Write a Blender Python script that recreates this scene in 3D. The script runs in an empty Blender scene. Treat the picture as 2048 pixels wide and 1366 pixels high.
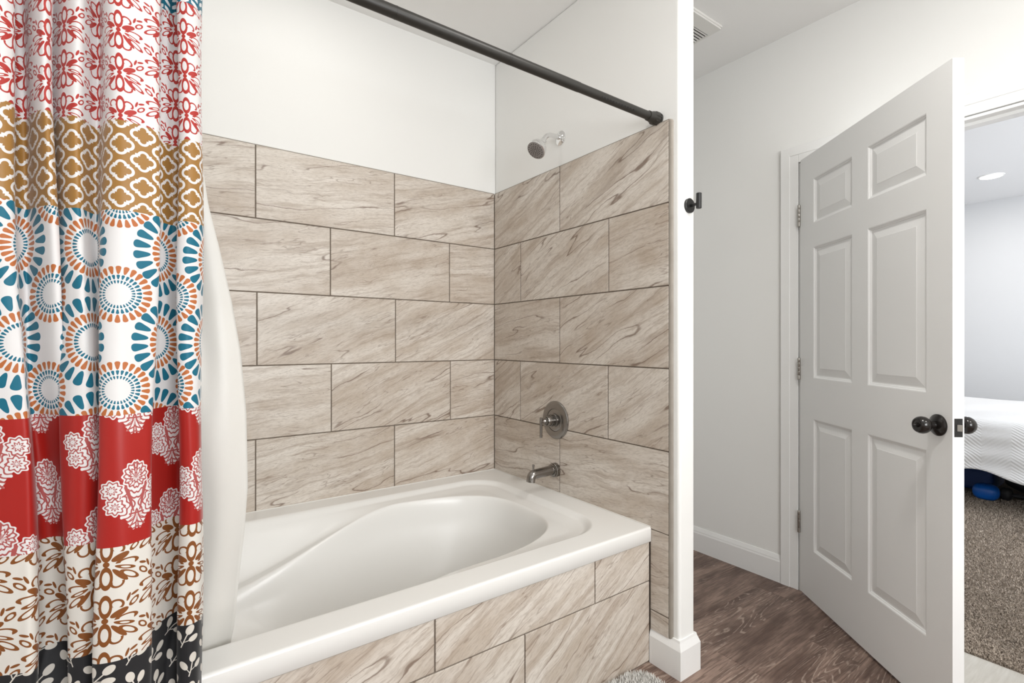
import bpy, bmesh, math, random
import numpy as np
from mathutils import Vector, Matrix

random.seed(7)
rng = np.random.default_rng(7)
R = math.radians
scene = bpy.context.scene
COL = scene.collection

# ------------------------------------------------------------------ camera, world, light, exposure
F_PX, YAW, CAM_H, CY = 998.83, 0.625318, 1.225, 684.1
SN, CS = math.sin(YAW), math.cos(YAW)
cam_d = bpy.data.cameras.new('camera')
cam_d.sensor_width = 36.0
cam_d.lens = F_PX / 2048 * 36
cam_d.shift_y = (CY - 683) / 2048
cam_d.clip_start = 0.02
cam = bpy.data.objects.new('camera', cam_d)
COL.objects.link(cam)
cam.location = (0, 0, CAM_H)
cam.rotation_euler = (R(90), 0, -YAW)
scene.camera = cam
scene.view_settings.view_transform = 'Standard'
scene.view_settings.look = 'None'
scene.view_settings.gamma = 1
scene.view_settings.use_curve_mapping = False
scene.view_settings.exposure = 0.15
world = bpy.data.worlds.new('world')
scene.world = world
world.use_nodes = True
world.node_tree.nodes['Background'].inputs['Color'].default_value = (0.75, 0.85, 1.0, 1)
world.node_tree.nodes['Background'].inputs['Strength'].default_value = 0.6


def area_lamp(name, loc, rot, size, power, color, shape='DISK', size_y=None, spread=180):
    d = bpy.data.lights.new(name, 'AREA')
    d.shape = shape
    d.size = size
    if size_y:
        d.size_y = size_y
    d.energy = power
    d.color = color
    d.spread = R(spread)
    o = bpy.data.objects.new(name, d)
    COL.objects.link(o)
    o.location = loc
    o.rotation_euler = rot
    return o


CEIL = 2.775
# The black door knob mirrors what lights the bathroom from behind the camera: a wide daylight window
# in the wall facing the tub and two small ceiling cans. The shower arm's shadow and the glow on the
# back wall give the can over the tub; the bedroom shows one can and cool daylight.
BATH_LAMPS = [(1.30, 0.20), (1.65, -1.05)]           # recessed cans over the bathroom floor
TUB_LAMP = (0.52, 1.80)                              # recessed can over the tub
BED_LAMP = (6.354, 1.162)                            # the can that shows through the doorway
for (x, y), pw in zip(BATH_LAMPS, (13, 12)):
    area_lamp('ceiling_can_bathroom_offscreen', (x, y, CEIL - 0.0125), (0, 0, 0), 0.15, pw, (1, 0.975, 0.93))
area_lamp('ceiling_can_tub_offscreen', (TUB_LAMP[0], TUB_LAMP[1], CEIL - 0.0125), (0, 0, 0), 0.15, 1.4, (1, 0.975, 0.92))
area_lamp('window_bathroom_offscreen', (0.50, -1.612, 1.60), (R(90), 0, 0), 1.50, 46, (0.97, 0.985, 1.0), 'RECTANGLE', 1.0)
area_lamp('window_bedroom_offscreen', (5.0, -2.983, 1.45), (R(90), 0, 0), 1.9, 175, (0.93, 0.96, 1.0), 'RECTANGLE', 1.4)
area_lamp('bedroom_can_light', (BED_LAMP[0], BED_LAMP[1], CEIL - 0.0125), (0, 0, 0), 0.15, 14, (1, 0.97, 0.93))

# ------------------------------------------------------------------ node helper: arithmetic on sockets
class Ex:
    nt = None

    def __init__(self, s):
        self.s = s

    @staticmethod
    def m(op, *a):
        n = Ex.nt.nodes.new('ShaderNodeMath')
        n.operation = op
        for i, v in enumerate(a):
            if isinstance(v, Ex):
                Ex.nt.links.new(v.s, n.inputs[i])
            else:
                n.inputs[i].default_value = float(v)
        return Ex(n.outputs[0])

    def __add__(a, b): return Ex.m('ADD', a, b)
    __radd__ = __add__
    def __sub__(a, b): return Ex.m('SUBTRACT', a, b)
    def __rsub__(a, b): return Ex.m('SUBTRACT', b, a)
    def __mul__(a, b): return Ex.m('MULTIPLY', a, b)
    __rmul__ = __mul__
    def __truediv__(a, b): return Ex.m('DIVIDE', a, b)
    def __lt__(a, b): return Ex.m('LESS_THAN', a, b)
    def __gt__(a, b): return Ex.m('GREATER_THAN', a, b)


def eabs(a): return Ex.m('ABSOLUTE', a)
def emin(a, b): return Ex.m('MINIMUM', a, b)
def emax(a, b): return Ex.m('MAXIMUM', a, b)
def efloor(a): return Ex.m('FLOOR', a)
def efract(a): return Ex.m('FRACT', a)
def esqrt(a): return Ex.m('SQRT', a)
def esin(a): return Ex.m('SINE', a)
def ecos(a): return Ex.m('COSINE', a)
def eatan2(a, b): return Ex.m('ARCTAN2', a, b)
def elen(a, b): return esqrt(a * a + b * b)
def union(*l):
    r = l[0]
    for q in l[1:]:
        r = emax(r, q)
    return r


def vec(x, y, z=0.0):
    n = Ex.nt.nodes.new('ShaderNodeCombineXYZ')
    for i, v in enumerate((x, y, z)):
        if isinstance(v, Ex):
            Ex.nt.links.new(v.s, n.inputs[i])
        else:
            n.inputs[i].default_value = v
    return Ex(n.outputs[0])


def sep(v):
    n = Ex.nt.nodes.new('ShaderNodeSeparateXYZ')
    Ex.nt.links.new(v.s, n.inputs[0])
    return [Ex(o) for o in n.outputs]


def noise(v, scale=1.0, detail=2.0, rough=0.5, dist=0.0):
    n = Ex.nt.nodes.new('ShaderNodeTexNoise')
    Ex.nt.links.new(v.s, n.inputs['Vector'])
    n.inputs['Scale'].default_value = scale
    n.inputs['Detail'].default_value = detail
    n.inputs['Roughness'].default_value = rough
    n.inputs['Distortion'].default_value = dist
    return Ex(n.outputs[0])


def sstep(x, a, b, lo=0.0, hi=1.0):
    n = Ex.nt.nodes.new('ShaderNodeMapRange')
    n.interpolation_type = 'SMOOTHSTEP'
    Ex.nt.links.new(x.s, n.inputs[0])
    for i, v in enumerate((a, b, lo, hi)):
        n.inputs[i + 1].default_value = v
    return Ex(n.outputs[0])


def rgb(c):
    return (c[0], c[1], c[2], 1.0)


def mix(fac, a, b):
    n = Ex.nt.nodes.new('ShaderNodeMix')
    n.data_type = 'RGBA'
    if isinstance(fac, Ex):
        Ex.nt.links.new(fac.s, n.inputs[0])
    else:
        n.inputs[0].default_value = fac
    for i, v in ((6, a), (7, b)):
        if isinstance(v, Ex):
            Ex.nt.links.new(v.s, n.inputs[i])
        else:
            n.inputs[i].default_value = rgb(v)
    return Ex(n.outputs[2])


def coord(kind='Object'):
    n = Ex.nt.nodes.new('ShaderNodeTexCoord')
    return Ex(n.outputs[kind])


def srgb(r, g, b):
    return tuple(((c / 255 + 0.055) / 1.055) ** 2.4 if c > 10 else c / 255 / 12.92 for c in (r, g, b))


def new_mat(name, color=(0.8, 0.8, 0.8), rough=0.5, metal=0.0, spec=0.5):
    m = bpy.data.materials.new(name)
    m.use_nodes = True
    Ex.nt = m.node_tree
    b = m.node_tree.nodes['Principled BSDF']
    b.inputs['Base Color'].default_value = rgb(color)
    b.inputs['Roughness'].default_value = rough
    b.inputs['Metallic'].default_value = metal
    b.inputs['Specular IOR Level'].default_value = spec
    return m, b


def put(b, name, ex):
    Ex.nt.links.new(ex.s, b.inputs[name])


def bump(b, height, strength=0.3, dist=0.002):
    n = Ex.nt.nodes.new('ShaderNodeBump')
    n.inputs['Strength'].default_value = strength
    n.inputs['Distance'].default_value = dist
    Ex.nt.links.new(height.s, n.inputs['Height'])
    Ex.nt.links.new(n.outputs[0], b.inputs['Normal'])


M = {}
m, b = new_mat('painted_wall', (0.87, 0.867, 0.845), 0.62, spec=0.3)
bump(b, noise(coord(), 160, 3), 0.12, 0.001)
M['wall'] = m
m, b = new_mat('painted_ceiling', (0.89, 0.885, 0.87), 0.8, spec=0.2)
bump(b, noise(coord(), 120, 3), 0.2, 0.001)
M['ceiling'] = m
m, b = new_mat('trim_paint', (0.86, 0.858, 0.845), 0.35)
M['trim'] = m
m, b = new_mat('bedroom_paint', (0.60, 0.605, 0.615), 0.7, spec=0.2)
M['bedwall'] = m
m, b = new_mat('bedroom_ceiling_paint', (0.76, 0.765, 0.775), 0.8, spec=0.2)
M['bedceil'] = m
m, b = new_mat('door_paint', (0.88, 0.882, 0.876), 0.42)
ox, oy, oz = sep(coord())
bump(b, noise(vec(ox * 220, oy * 220, oz * 14), 1.0, 3), 0.10, 0.001)
M['door'] = m
m, b = new_mat('tub_acrylic', (0.79, 0.78, 0.755), 0.27)
M['tub'] = m
m, b = new_mat('caulk', (0.72, 0.70, 0.66), 0.6)
M['caulk'] = m
m, b = new_mat('grout', srgb(122, 110, 99), 0.85, spec=0.2)
c = noise(coord(), 60, 4)
put(b, 'Base Color', mix(c, srgb(104, 93, 84), srgb(138, 127, 115)))
M['grout'] = m
m, b = new_mat('tile_edge', srgb(150, 142, 132), 0.6)
put(b, 'Base Color', mix(noise(coord(), 14, 4), srgb(128, 120, 110), srgb(165, 158, 148)))
M['edge'] = m
m, b = new_mat('chrome', (0.82, 0.82, 0.82), 0.07, 1.0)
M['chrome'] = m
m, b = new_mat('brushed_nickel', (0.27, 0.255, 0.24), 0.22, 1.0)
M['nickel'] = m
m, b = new_mat('hinge_nickel', (0.45, 0.43, 0.40), 0.35, 1.0)
M['hinge'] = m
m, b = new_mat('black_metal', (0.012, 0.012, 0.012), 0.38)
M['black'] = m
m, b = new_mat('rod_bronze', (0.020, 0.018, 0.015), 0.42)
M['rod'] = m
m, b = new_mat('knob_bronze', (0.010, 0.008, 0.007), 0.18)
M['knob'] = m
m, b = new_mat('dark_rubber_and_shade', (0.006, 0.006, 0.006), 0.7)  # nozzle black, also the painted shade of rod holes and fan opening
M['rubber_and_shade'] = m
m, b = new_mat('nozzle_plate', (0.27, 0.25, 0.24), 0.4)
M['nozzle_plate'] = m
m, b = new_mat('vent_plastic', (0.78, 0.77, 0.74), 0.5)
M['vent'] = m
m, b = new_mat('lens', (0.9, 0.9, 0.88), 0.4)
b.inputs['Emission Color'].default_value = (1, 0.97, 0.92, 1)
b.inputs['Emission Strength'].default_value = 4.0
M['lens'] = m
m, b = new_mat('frosted_pane', (0.85, 0.88, 0.9), 0.4)
b.inputs['Emission Color'].default_value = (0.95, 0.98, 1, 1)
b.inputs['Emission Strength'].default_value = 1.5
M['pane'] = m
m, b = new_mat('liner_vinyl', (0.80, 0.785, 0.745), 0.42)
b.inputs['Subsurface Weight'].default_value = 0.0
tr = m.node_tree.nodes.new('ShaderNodeBsdfTranslucent')
tr.inputs['Color'].default_value = (0.78, 0.76, 0.71, 1)
ms = m.node_tree.nodes.new('ShaderNodeMixShader')
ms.inputs[0].default_value = 0.22
outn = m.node_tree.nodes['Material Output']
m.node_tree.links.new(b.outputs[0], ms.inputs[1])
m.node_tree.links.new(tr.outputs[0], ms.inputs[2])
m.node_tree.links.new(ms.outputs[0], outn.inputs[0])
M['liner'] = m


def tile_material():
    m, b = new_mat('veined_tile', (0.6, 0.5, 0.4), 0.38)
    nt = m.node_tree
    x, y, z = sep(coord())
    oi = nt.nodes.new('ShaderNodeObjectInfo')
    rnd = Ex(oi.outputs['Random'])
    at = nt.nodes.new('ShaderNodeAttribute')
    at.attribute_type = 'OBJECT'
    at.attribute_name = 'vein_angle'
    ang = Ex(at.outputs['Fac'])
    ca, sa = ecos(ang), esin(ang)
    px = x * ca + z * sa
    py = z * ca - x * sa
    ox = rnd * 37.0
    # gentle warp so that the strata bend
    w = noise(vec(px * 2.6 + ox, py * 4.0, rnd * 91.0), 1.0, 2, 0.5) - 0.5
    w2 = noise(vec(px * 16.0 + ox, py * 22.0, rnd * 31.0), 1.0, 3, 0.6) - 0.5
    qy = py + w * 0.060 + w2 * 0.016
    qx = px + ox
    broad = noise(vec(qx * 1.5, qy * 10.0, rnd * 53.0), 1.0, 4, 0.55)
    streak = noise(vec(qx * 4.0, qy * 52.0, rnd * 17.0), 1.0, 4, 0.6)
    fine = noise(vec(qx * 45, qy * 230, rnd * 5.0), 1.0, 3, 0.6)
    cloud = noise(vec(px * 9 + ox, py * 9, rnd * 19.0), 1.0, 4, 0.6)
    col = mix(sstep(broad, 0.34, 0.66), srgb(186, 172, 157), srgb(215, 207, 197))
    col = mix(sstep(cloud, 0.35, 0.70, 0, 0.35), col, srgb(221, 214, 206))
    col = mix(sstep(streak, 0.47, 0.70, 0, 0.62), col, srgb(163, 146, 130))
    col = mix(sstep(fine, 0.42, 0.72, 0, 0.34), col, srgb(141, 125, 111))
    # thin dark fissures: contours of a stretched field, broken along their length
    f1 = noise(vec(qx * 0.95, qy * 6.6, rnd * 71.0), 1.0, 3, 0.5)
    brk = noise(vec(qx * 3.2, qy * 8.0, rnd * 29.0), 1.0, 2)
    d1 = eabs(f1 - 0.5)
    vein = sstep(d1, 0.0010, 0.0065, 1.0, 0.0) * sstep(brk, 0.44, 0.58)
    halo = sstep(d1, 0.0, 0.022, 0.34, 0.0) * sstep(brk, 0.42, 0.62) * sstep(f1, 0.495, 0.502)
    col = mix(halo, col, srgb(150, 131, 115))
    col = mix(vein * 0.75, col, srgb(112, 91, 77))
    f2 = noise(vec(qx * 2.2 + 11, qy * 17.0, rnd * 43.0), 1.0, 3, 0.55)
    d2 = eabs(f2 - 0.52)
    vein2 = sstep(d2, 0.001, 0.010, 1.0, 0.0) * sstep(brk, 0.56, 0.42)
    col = mix(vein2 * 0.5, col, srgb(128, 108, 93))
    # small pits
    v = nt.nodes.new('ShaderNodeTexVoronoi')
    v.inputs['Scale'].default_value = 150
    nt.links.new(vec(px + ox, py, z * 0).s, v.inputs['Vector'])
    pit = (Ex(v.outputs['Distance']) < 0.16) * sstep(noise(vec(qx * 7, qy * 12, rnd * 3), 1.0, 2), 0.58, 0.66)
    col = mix(pit * 0.6, col, srgb(92, 78, 68))
    put(b, 'Base Color', col)
    hgt = streak * 0.5 + fine * 0.3 - vein * 0.7 - vein2 * 0.4
    bump(b, hgt, 0.35, 0.0012)
    return m


M['tile'] = tile_material()


def plank_material():
    m, b = new_mat('oak_vinyl', (0.2, 0.13, 0.1), 0.42, spec=0.4)
    nt = m.node_tree
    x, y, z = sep(coord())
    oi = nt.nodes.new('ShaderNodeObjectInfo')
    rnd = Ex(oi.outputs['Random'])
    qx = x + rnd * 40.0
    w = noise(vec(qx * 1.6, y * 6.0, rnd * 13), 1.0, 2)
    rings = noise(vec(qx * 0.95, y * 8.5, rnd * 61), 1.0, 2, 0.4)
    k = efract(rings * 26.0 + w * 1.2)
    line = sstep(eabs(k - 0.5), 0.04, 0.16, 1.0, 0.0) * sstep(noise(vec(qx * 30, y * 120, rnd), 1.0, 2), 0.35, 0.6)
    where = sstep(noise(vec(qx * 0.9, y * 5.0, rnd * 7), 1.0, 2), 0.47, 0.58)
    grain = noise(vec(qx * 9, y * 190, rnd * 3), 1.0, 4, 0.65)
    tone = noise(vec(qx * 2.5, y * 11, rnd * 23), 1.0, 4, 0.6)
    col = mix(sstep(tone, 0.33, 0.67), srgb(92, 72, 63), srgb(152, 129, 116))
    col = mix(sstep(grain, 0.42, 0.62, 0, 0.65), col, srgb(76, 58, 50))
    col = mix(line * where * 0.55, col, srgb(186, 168, 154))
    knot = sstep(noise(vec(qx * 3.1, y * 6.0, rnd * 83), 1.0, 2), 0.66, 0.74)
    col = mix(knot * 0.6, col, srgb(62, 48, 44))
    put(b, 'Base Color', col)
    bump(b, grain - line * 0.3, 0.25, 0.001)
    return m


M['plank'] = plank_material()
m, b = new_mat('threshold_vinyl', srgb(190, 186, 178), 0.5)
x, y, z = sep(coord())
put(b, 'Base Color', mix(noise(vec(x * 8, y * 90, z), 1.0, 4, 0.6), srgb(165, 160, 150), srgb(205, 202, 195)))
M['threshold'] = m

m, b = new_mat('carpet_base', srgb(120, 108, 96), 0.95, spec=0.1)
n1 = noise(coord(), 260, 4, 0.7)
n2 = noise(coord(), 7, 3)
col = mix(sstep(n1, 0.38, 0.62), srgb(88, 77, 67), srgb(192, 178, 163))
put(b, 'Base Color', mix(sstep(n2, 0.3, 0.7, 0, 0.3), col, srgb(120, 108, 97)))
bump(b, n1, 1.0, 0.008)
M['carpet'] = m
m, b = new_mat('carpet_yarn', srgb(140, 126, 112), 0.95, spec=0.1)
n1 = noise(coord(), 140, 3, 0.7)
put(b, 'Base Color', mix(sstep(n1, 0.35, 0.65), srgb(104, 92, 80), srgb(216, 202, 187)))
M['yarn'] = m
m, b = new_mat('white_shag', (0.80, 0.78, 0.74), 0.9, spec=0.1)
M['shag'] = m
m, b = new_mat('bedspread_cotton', (0.80, 0.80, 0.80), 0.85, spec=0.15)
x, y, z = sep(coord())
chev = y * 1.0 + eabs(efract(z * 4.0 + x * 1.2) - 0.5) * 0.28
rib = esin((z + x) * 260.0 + eabs(efract(y * 3.2) - 0.5) * 60.0)
bump(b, rib + noise(coord(), 9, 3) * 2.0, 0.30, 0.005)
M['spread'] = m
m, b = new_mat('blue_vinyl', srgb(18, 96, 190), 0.35)
bump(b, noise(coord(), 70, 2), 0.4, 0.003)
M['blue'] = m
m, b = new_mat('dark_blue_plastic', srgb(12, 52, 110), 0.5)
M['darkblue'] = m
m, b = new_mat('red_cotton', srgb(120, 58, 56), 0.9)
put(b, 'Base Color', mix(sstep(noise(coord(), 45, 3), 0.4, 0.6), srgb(92, 42, 42), srgb(160, 104, 98)))
M['redcloth'] = m
m, b = new_mat('charcoal_nylon', (0.02, 0.02, 0.022), 0.7)
M['nylon'] = m
m, b = new_mat('bed_wood', (0.05, 0.035, 0.028), 0.5)
M['wood'] = m

# ------------------------------------------------------------------ object helpers
def link(name, me, mat=None, parent=None, loc=None):
    o = bpy.data.objects.new(name, me)
    COL.objects.link(o)
    if mat and me is not None and not me.materials:
        me.materials.append(mat)
    if loc is not None:
        o.location = loc
    if parent is not None:
        o.parent = parent
        o.matrix_parent_inverse = Matrix.Translation(-parent.location) if parent.rotation_euler[2] == 0 else Matrix()
    return o


def tag(o, label, cat=None, group=None, kind=None):
    o['label'] = label
    if cat:
        o['category'] = cat
    if group:
        o['group'] = group
    if kind:
        o['kind'] = kind
    return o


def thing(name, loc, label, cat, group=None, kind=None):
    o = bpy.data.objects.new(name, None)
    COL.objects.link(o)
    o.location = loc
    o.empty_display_size = 0.05
    return tag(o, label, cat, group, kind)


def mesh_from(name, verts, faces, smooth=False):
    me = bpy.data.meshes.new(name)
    me.from_pydata([tuple(map(float, v)) for v in verts], [], [tuple(map(int, f)) for f in faces])
    me.update()
    if smooth:
        me.shade_smooth()
    return me


def bm_mesh(name, bm, smooth=False):
    me = bpy.data.meshes.new(name)
    bmesh.ops.recalc_face_normals(bm, faces=bm.faces)
    bm.to_mesh(me)
    bm.free()
    if smooth:
        me.shade_smooth()
    return me


def bm_box(bm, lo, hi, bevel=0.0, seg=2):
    r = bmesh.ops.create_cube(bm, size=1.0)
    vs = r['verts']
    for v in vs:
        v.co = Vector([lo[i] + (v.co[i] + 0.5) * (hi[i] - lo[i]) for i in range(3)])
    if bevel:
        es = list({e for v in vs for e in v.link_edges})
        bmesh.ops.bevel(bm, geom=es, offset=bevel, segments=seg, affect='EDGES', profile=0.5)


def box(name, lo, hi, mat, parent=None, bevel=0.0, seg=2, smooth=False):
    bm = bmesh.new()
    bm_box(bm, lo, hi, bevel, seg)
    return link(name, bm_mesh(name, bm, smooth), mat, parent)


def boxes(name, lst, mat, parent=None, bevel=0.0):
    bm = bmesh.new()
    for lo, hi in lst:
        bm_box(bm, lo, hi, bevel)
    return link(name, bm_mesh(name, bm), mat, parent)


def frame_from_axis(axis, up=(0, 0, 1)):
    a = Vector(axis).normalized()
    u = Vector(up)
    if abs(a.dot(u)) > 0.98:
        u = Vector((1, 0, 0))
    s = u.cross(a).normalized()
    t = a.cross(s)
    return s, t, a


def lathe(name, origin, axis, prof, mat, parent=None, seg=40, smooth=True, sharp=35):
    """prof: list of (distance along the axis, radius)"""
    s, t, a = frame_from_axis(axis)
    o = Vector(origin)
    verts, faces = [], []
    for d, r in prof:
        for k in range(seg):
            an = 2 * math.pi * k / seg
            verts.append(o + a * d + (s * math.cos(an) + t * math.sin(an)) * r)
    for i in range(len(prof) - 1):
        for k in range(seg):
            k2 = (k + 1) % seg
            faces.append((i * seg + k, i * seg + k2, (i + 1) * seg + k2, (i + 1) * seg + k))
    faces.append(tuple(range(seg))[::-1])
    n = len(prof) - 1
    faces.append(tuple(n * seg + k for k in range(seg)))
    me = mesh_from(name, verts, faces)
    bm = bmesh.new()
    bm.from_mesh(me)
    bmesh.ops.remove_doubles(bm, verts=bm.verts, dist=1e-5)
    bmesh.ops.recalc_face_normals(bm, faces=bm.faces)
    bm.to_mesh(me)
    bm.free()
    if smooth:
        me.shade_smooth()
        me.set_sharp_from_angle(angle=R(sharp))
    return link(name, me, mat, parent)


def tube(name, pts, radii, mat, parent=None, seg=20, cap=True):
    pts = [Vector(p) for p in pts]
    if not hasattr(radii, '__len__'):
        radii = [radii] * len(pts)
    verts, faces = [], []
    s = None
    for i, p in enumerate(pts):
        d = (pts[min(i + 1, len(pts) - 1)] - pts[max(i - 1, 0)]).normalized()
        if s is None:
            s, t, _ = frame_from_axis(d, (0, 1, 0) if abs(d.y) < 0.9 else (0, 0, 1))
        else:
            s = (s - d * s.dot(d)).normalized()
            t = d.cross(s)
        for k in range(seg):
            an = 2 * math.pi * k / seg
            verts.append(p + (s * math.cos(an) + t * math.sin(an)) * radii[i])
    for i in range(len(pts) - 1):
        for k in range(seg):
            k2 = (k + 1) % seg
            faces.append((i * seg + k, i * seg + k2, (i + 1) * seg + k2, (i + 1) * seg + k))
    if cap:
        faces.append(tuple(range(seg))[::-1])
        faces.append(tuple((len(pts) - 1) * seg + k for k in range(seg)))
    me = mesh_from(name, verts, faces, True)
    me.set_sharp_from_angle(angle=R(50))
    return link(name, me, mat, parent)


def extrude_profile(name, prof, p0, p1, out, mat, parent=None):
    """prof: (distance outwards, height) outline swept from p0 to p1 on the floor, 'out' = direction into the room"""
    p0, p1, out = Vector(p0), Vector(p1), Vector(out)
    n = len(prof)
    verts = [p + out * d + Vector((0, 0, 1)) * h for p in (p0, p1) for d, h in prof]
    faces = [(i, (i + 1) % n, n + (i + 1) % n, n + i) for i in range(n)]
    faces += [tuple(range(n))[::-1], tuple(range(n, 2 * n))]
    me = mesh_from(name, verts, faces)
    bm = bmesh.new()
    bm.from_mesh(me)
    bmesh.ops.recalc_face_normals(bm, faces=bm.faces)
    bm.to_mesh(me)
    bm.free()
    return link(name, me, mat, parent)


def pix(x, y):
    a, b_ = (x - 1024) / F_PX, -(y - CY) / F_PX
    return Vector((SN + a * CS, CS - a * SN, b_))


def pix_on(axis, val, x, y):
    r = pix(x, y)
    t = (val - (0, 0, CAM_H)[axis]) / r[axis]
    return Vector((0, 0, CAM_H)) + r * t


# ------------------------------------------------------------------ the shell of the rooms
XT, YT = 1.55, 2.314            # tile faces: shower wall, back wall
TOP = 2.0503                    # top of the tiling
XW, YW = XT + 0.010, YT + 0.010
X_END = 1.652                   # far side of the partition
Y_END = 1.118                   # front end of the partition
XF = 2.605                      # wall with the door
XB = 7.46                       # far bedroom wall
XL, YF = -1.70, -1.60           # walls behind the camera
XTL = -0.29                     # wall at the head of the tub

wall_back = box('wall_back', (XTL - 0.11, YW, 0), (XF + 0.11, YW + 0.1, CEIL), M['wall'])
tag(wall_back, 'white painted wall behind the bathtub with beige veined tiles on its lower part', 'wall', kind='structure')
wall_shower = box('wall_shower', (XW, Y_END, 0), (X_END, YW, CEIL), M['wall'], bevel=0.011, seg=4)
tag(wall_shower, 'white partition wall with the shower head, tiled on the tub side', 'wall', kind='structure')
wall_head = box('wall_head', (XTL - 0.11, Y_END, 0), (XTL, YW, CEIL), M['wall'])
tag(wall_head, 'white wall at the head of the tub behind the curtain', 'wall', kind='structure')
DY0, DY1, DZ = 0.255, 1.168, 2.106
wall_door = boxes('wall_door', [((XF, DY1, 0), (XF + 0.11, YW, CEIL)), ((XF, YF, 0), (XF + 0.11, DY0, CEIL)),
                                ((XF, DY0, DZ), (XF + 0.11, DY1, CEIL))], M['wall'])
tag(wall_door, 'white wall holding the open doorway to the bedroom', 'wall', kind='structure')
wall_left = box('wall_left', (XL - 0.1, YF, 0), (XL, Y_END + 0.1, CEIL), M['wall'])
tag(wall_left, 'plain white bathroom side wall', 'wall', kind='structure')
WX0, WX1, WZ0, WZ1 = -0.30, 1.30, 1.05, 2.15
w = boxes('wall_front', [((XL - 0.1, YF - 0.1, 0), (WX0, YF, CEIL)), ((WX1, YF - 0.1, 0), (XF + 0.11, YF, CEIL)),
                         ((WX0, YF - 0.1, 0), (WX1, YF, WZ0)), ((WX0, YF - 0.1, WZ1), (WX1, YF, CEIL))], M['wall'])
tag(w, 'white bathroom wall with the window, facing the tub', 'wall', kind='structure')
w = box('wall_return', (XL, Y_END, 0), (XTL - 0.11, Y_END + 0.1, CEIL), M['wall'])
tag(w, 'white wall beside the head of the tub', 'wall', kind='structure')
ceil_b = box('ceiling', (XL - 0.1, YF - 0.1, CEIL), (XF + 0.11, YW + 0.1, CEIL + 0.1), M['ceiling'])
tag(ceil_b, 'white textured bathroom ceiling', 'ceiling', kind='structure')
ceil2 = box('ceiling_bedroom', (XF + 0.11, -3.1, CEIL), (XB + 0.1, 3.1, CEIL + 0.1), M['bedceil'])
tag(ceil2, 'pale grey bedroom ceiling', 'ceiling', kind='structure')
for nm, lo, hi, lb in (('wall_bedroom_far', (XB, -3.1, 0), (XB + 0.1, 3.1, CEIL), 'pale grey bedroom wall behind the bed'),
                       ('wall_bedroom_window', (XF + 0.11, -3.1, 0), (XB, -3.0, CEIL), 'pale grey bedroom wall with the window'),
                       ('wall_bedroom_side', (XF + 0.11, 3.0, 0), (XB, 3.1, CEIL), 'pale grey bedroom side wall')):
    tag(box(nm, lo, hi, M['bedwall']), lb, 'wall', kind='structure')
w = boxes('wall_bedroom_near', [((XF + 0.06, YW + 0.1, 0), (XF + 0.11, 3.1, CEIL)), ((XF + 0.06, -3.1, 0), (XF + 0.11, YF - 0.1, CEIL))], M['bedwall'])
tag(w, 'bedroom side of the wall next to the bathroom', 'wall', kind='structure')

# windows behind the camera and in the bedroom: frame and frosted pane
def window(name, lo, hi, axis, label):
    ax = [i for i in (0, 1) if i != axis][0]
    f = 0.05
    def bxs(a0, a1, z0, z1, t0, t1):
        l, h = [0, 0, z0], [0, 0, z1]
        l[ax], h[ax], l[axis], h[axis] = a0, a1, t0, t1
        return (tuple(l), tuple(h))
    a0, a1, z0, z1, t0, t1 = lo[ax], hi[ax], lo[2], hi[2], lo[axis], hi[axis]
    fr = boxes(name, [bxs(a0, a1, z0, z0 + f, t0, t1), bxs(a0, a1, z1 - f, z1, t0, t1),
                      bxs(a0, a0 + f, z0 + f, z1 - f, t0, t1), bxs(a1 - f, a1, z0 + f, z1 - f, t0, t1)], M['trim'])
    tag(fr, label, 'window', kind='structure')
    mid = (t0 + t1) / 2
    p = bxs(a0 + f, a1 - f, z0 + f, z1 - f, mid - 0.004, mid + 0.004)
    box('pane', p[0], p[1], M['pane'], fr)


window('window_1', (WX0, YF - 0.075, WZ0), (WX1, YF - 0.02, WZ1), 1, 'white framed frosted bathroom window')
window('window_2', (4.0, -3.0, 0.7), (6.0, -2.985, 2.2), 1, 'white framed bedroom window')

# ------------------------------------------------------------------ floor: planks of oak-look vinyl
floor = box('floor', (XL, YF, -0.08), (XF + 0.02, YW, -0.009), M['grout'])
tag(floor, 'brown oak-look plank floor of the bathroom', 'floor', kind='structure')
PW, PL = 0.182, 1.22
pm = {}
iy = 0
y = YF
while y < YW - 0.01:
    off = (0.37, 0.81, 0.12, 0.59)[iy % 4] * PL
    xx = XL - off
    while xx < XF:
        x0, x1 = max(xx, XL), min(xx + PL, XF)
        y1 = min(y + PW, YW)
        # no planks under the tub deck
        if x1 - x0 > 0.02 and not (y > 1.24 and x1 < X_END + 0.02):
            if y > 1.24:
                x0 = max(x0, X_END)
            key = (round(x1 - x0, 4), round(y1 - y, 4))
            if key not in pm:
                bm = bmesh.new()
                bm_box(bm, (-key[0] / 2 + 0.0003, -key[1] / 2 + 0.0003, -0.010), (key[0] / 2 - 0.0003, key[1] / 2 - 0.0003, 0.0), 0.0005, 1)
                pm[key] = bm_mesh('plank', bm)
            link('plank', pm[key], M['plank'], floor, ((x0 + x1) / 2, (y + y1) / 2, 0))
        xx += PL
    y += PW
    iy += 1
th = box('threshold', (2.33, 0.0, -0.002), (2.598, 0.61, 0.0035), M['threshold'], bevel=0.001)
tag(th, 'pale grey flat threshold strip in front of the bedroom carpet', 'threshold', kind='structure')

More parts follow.
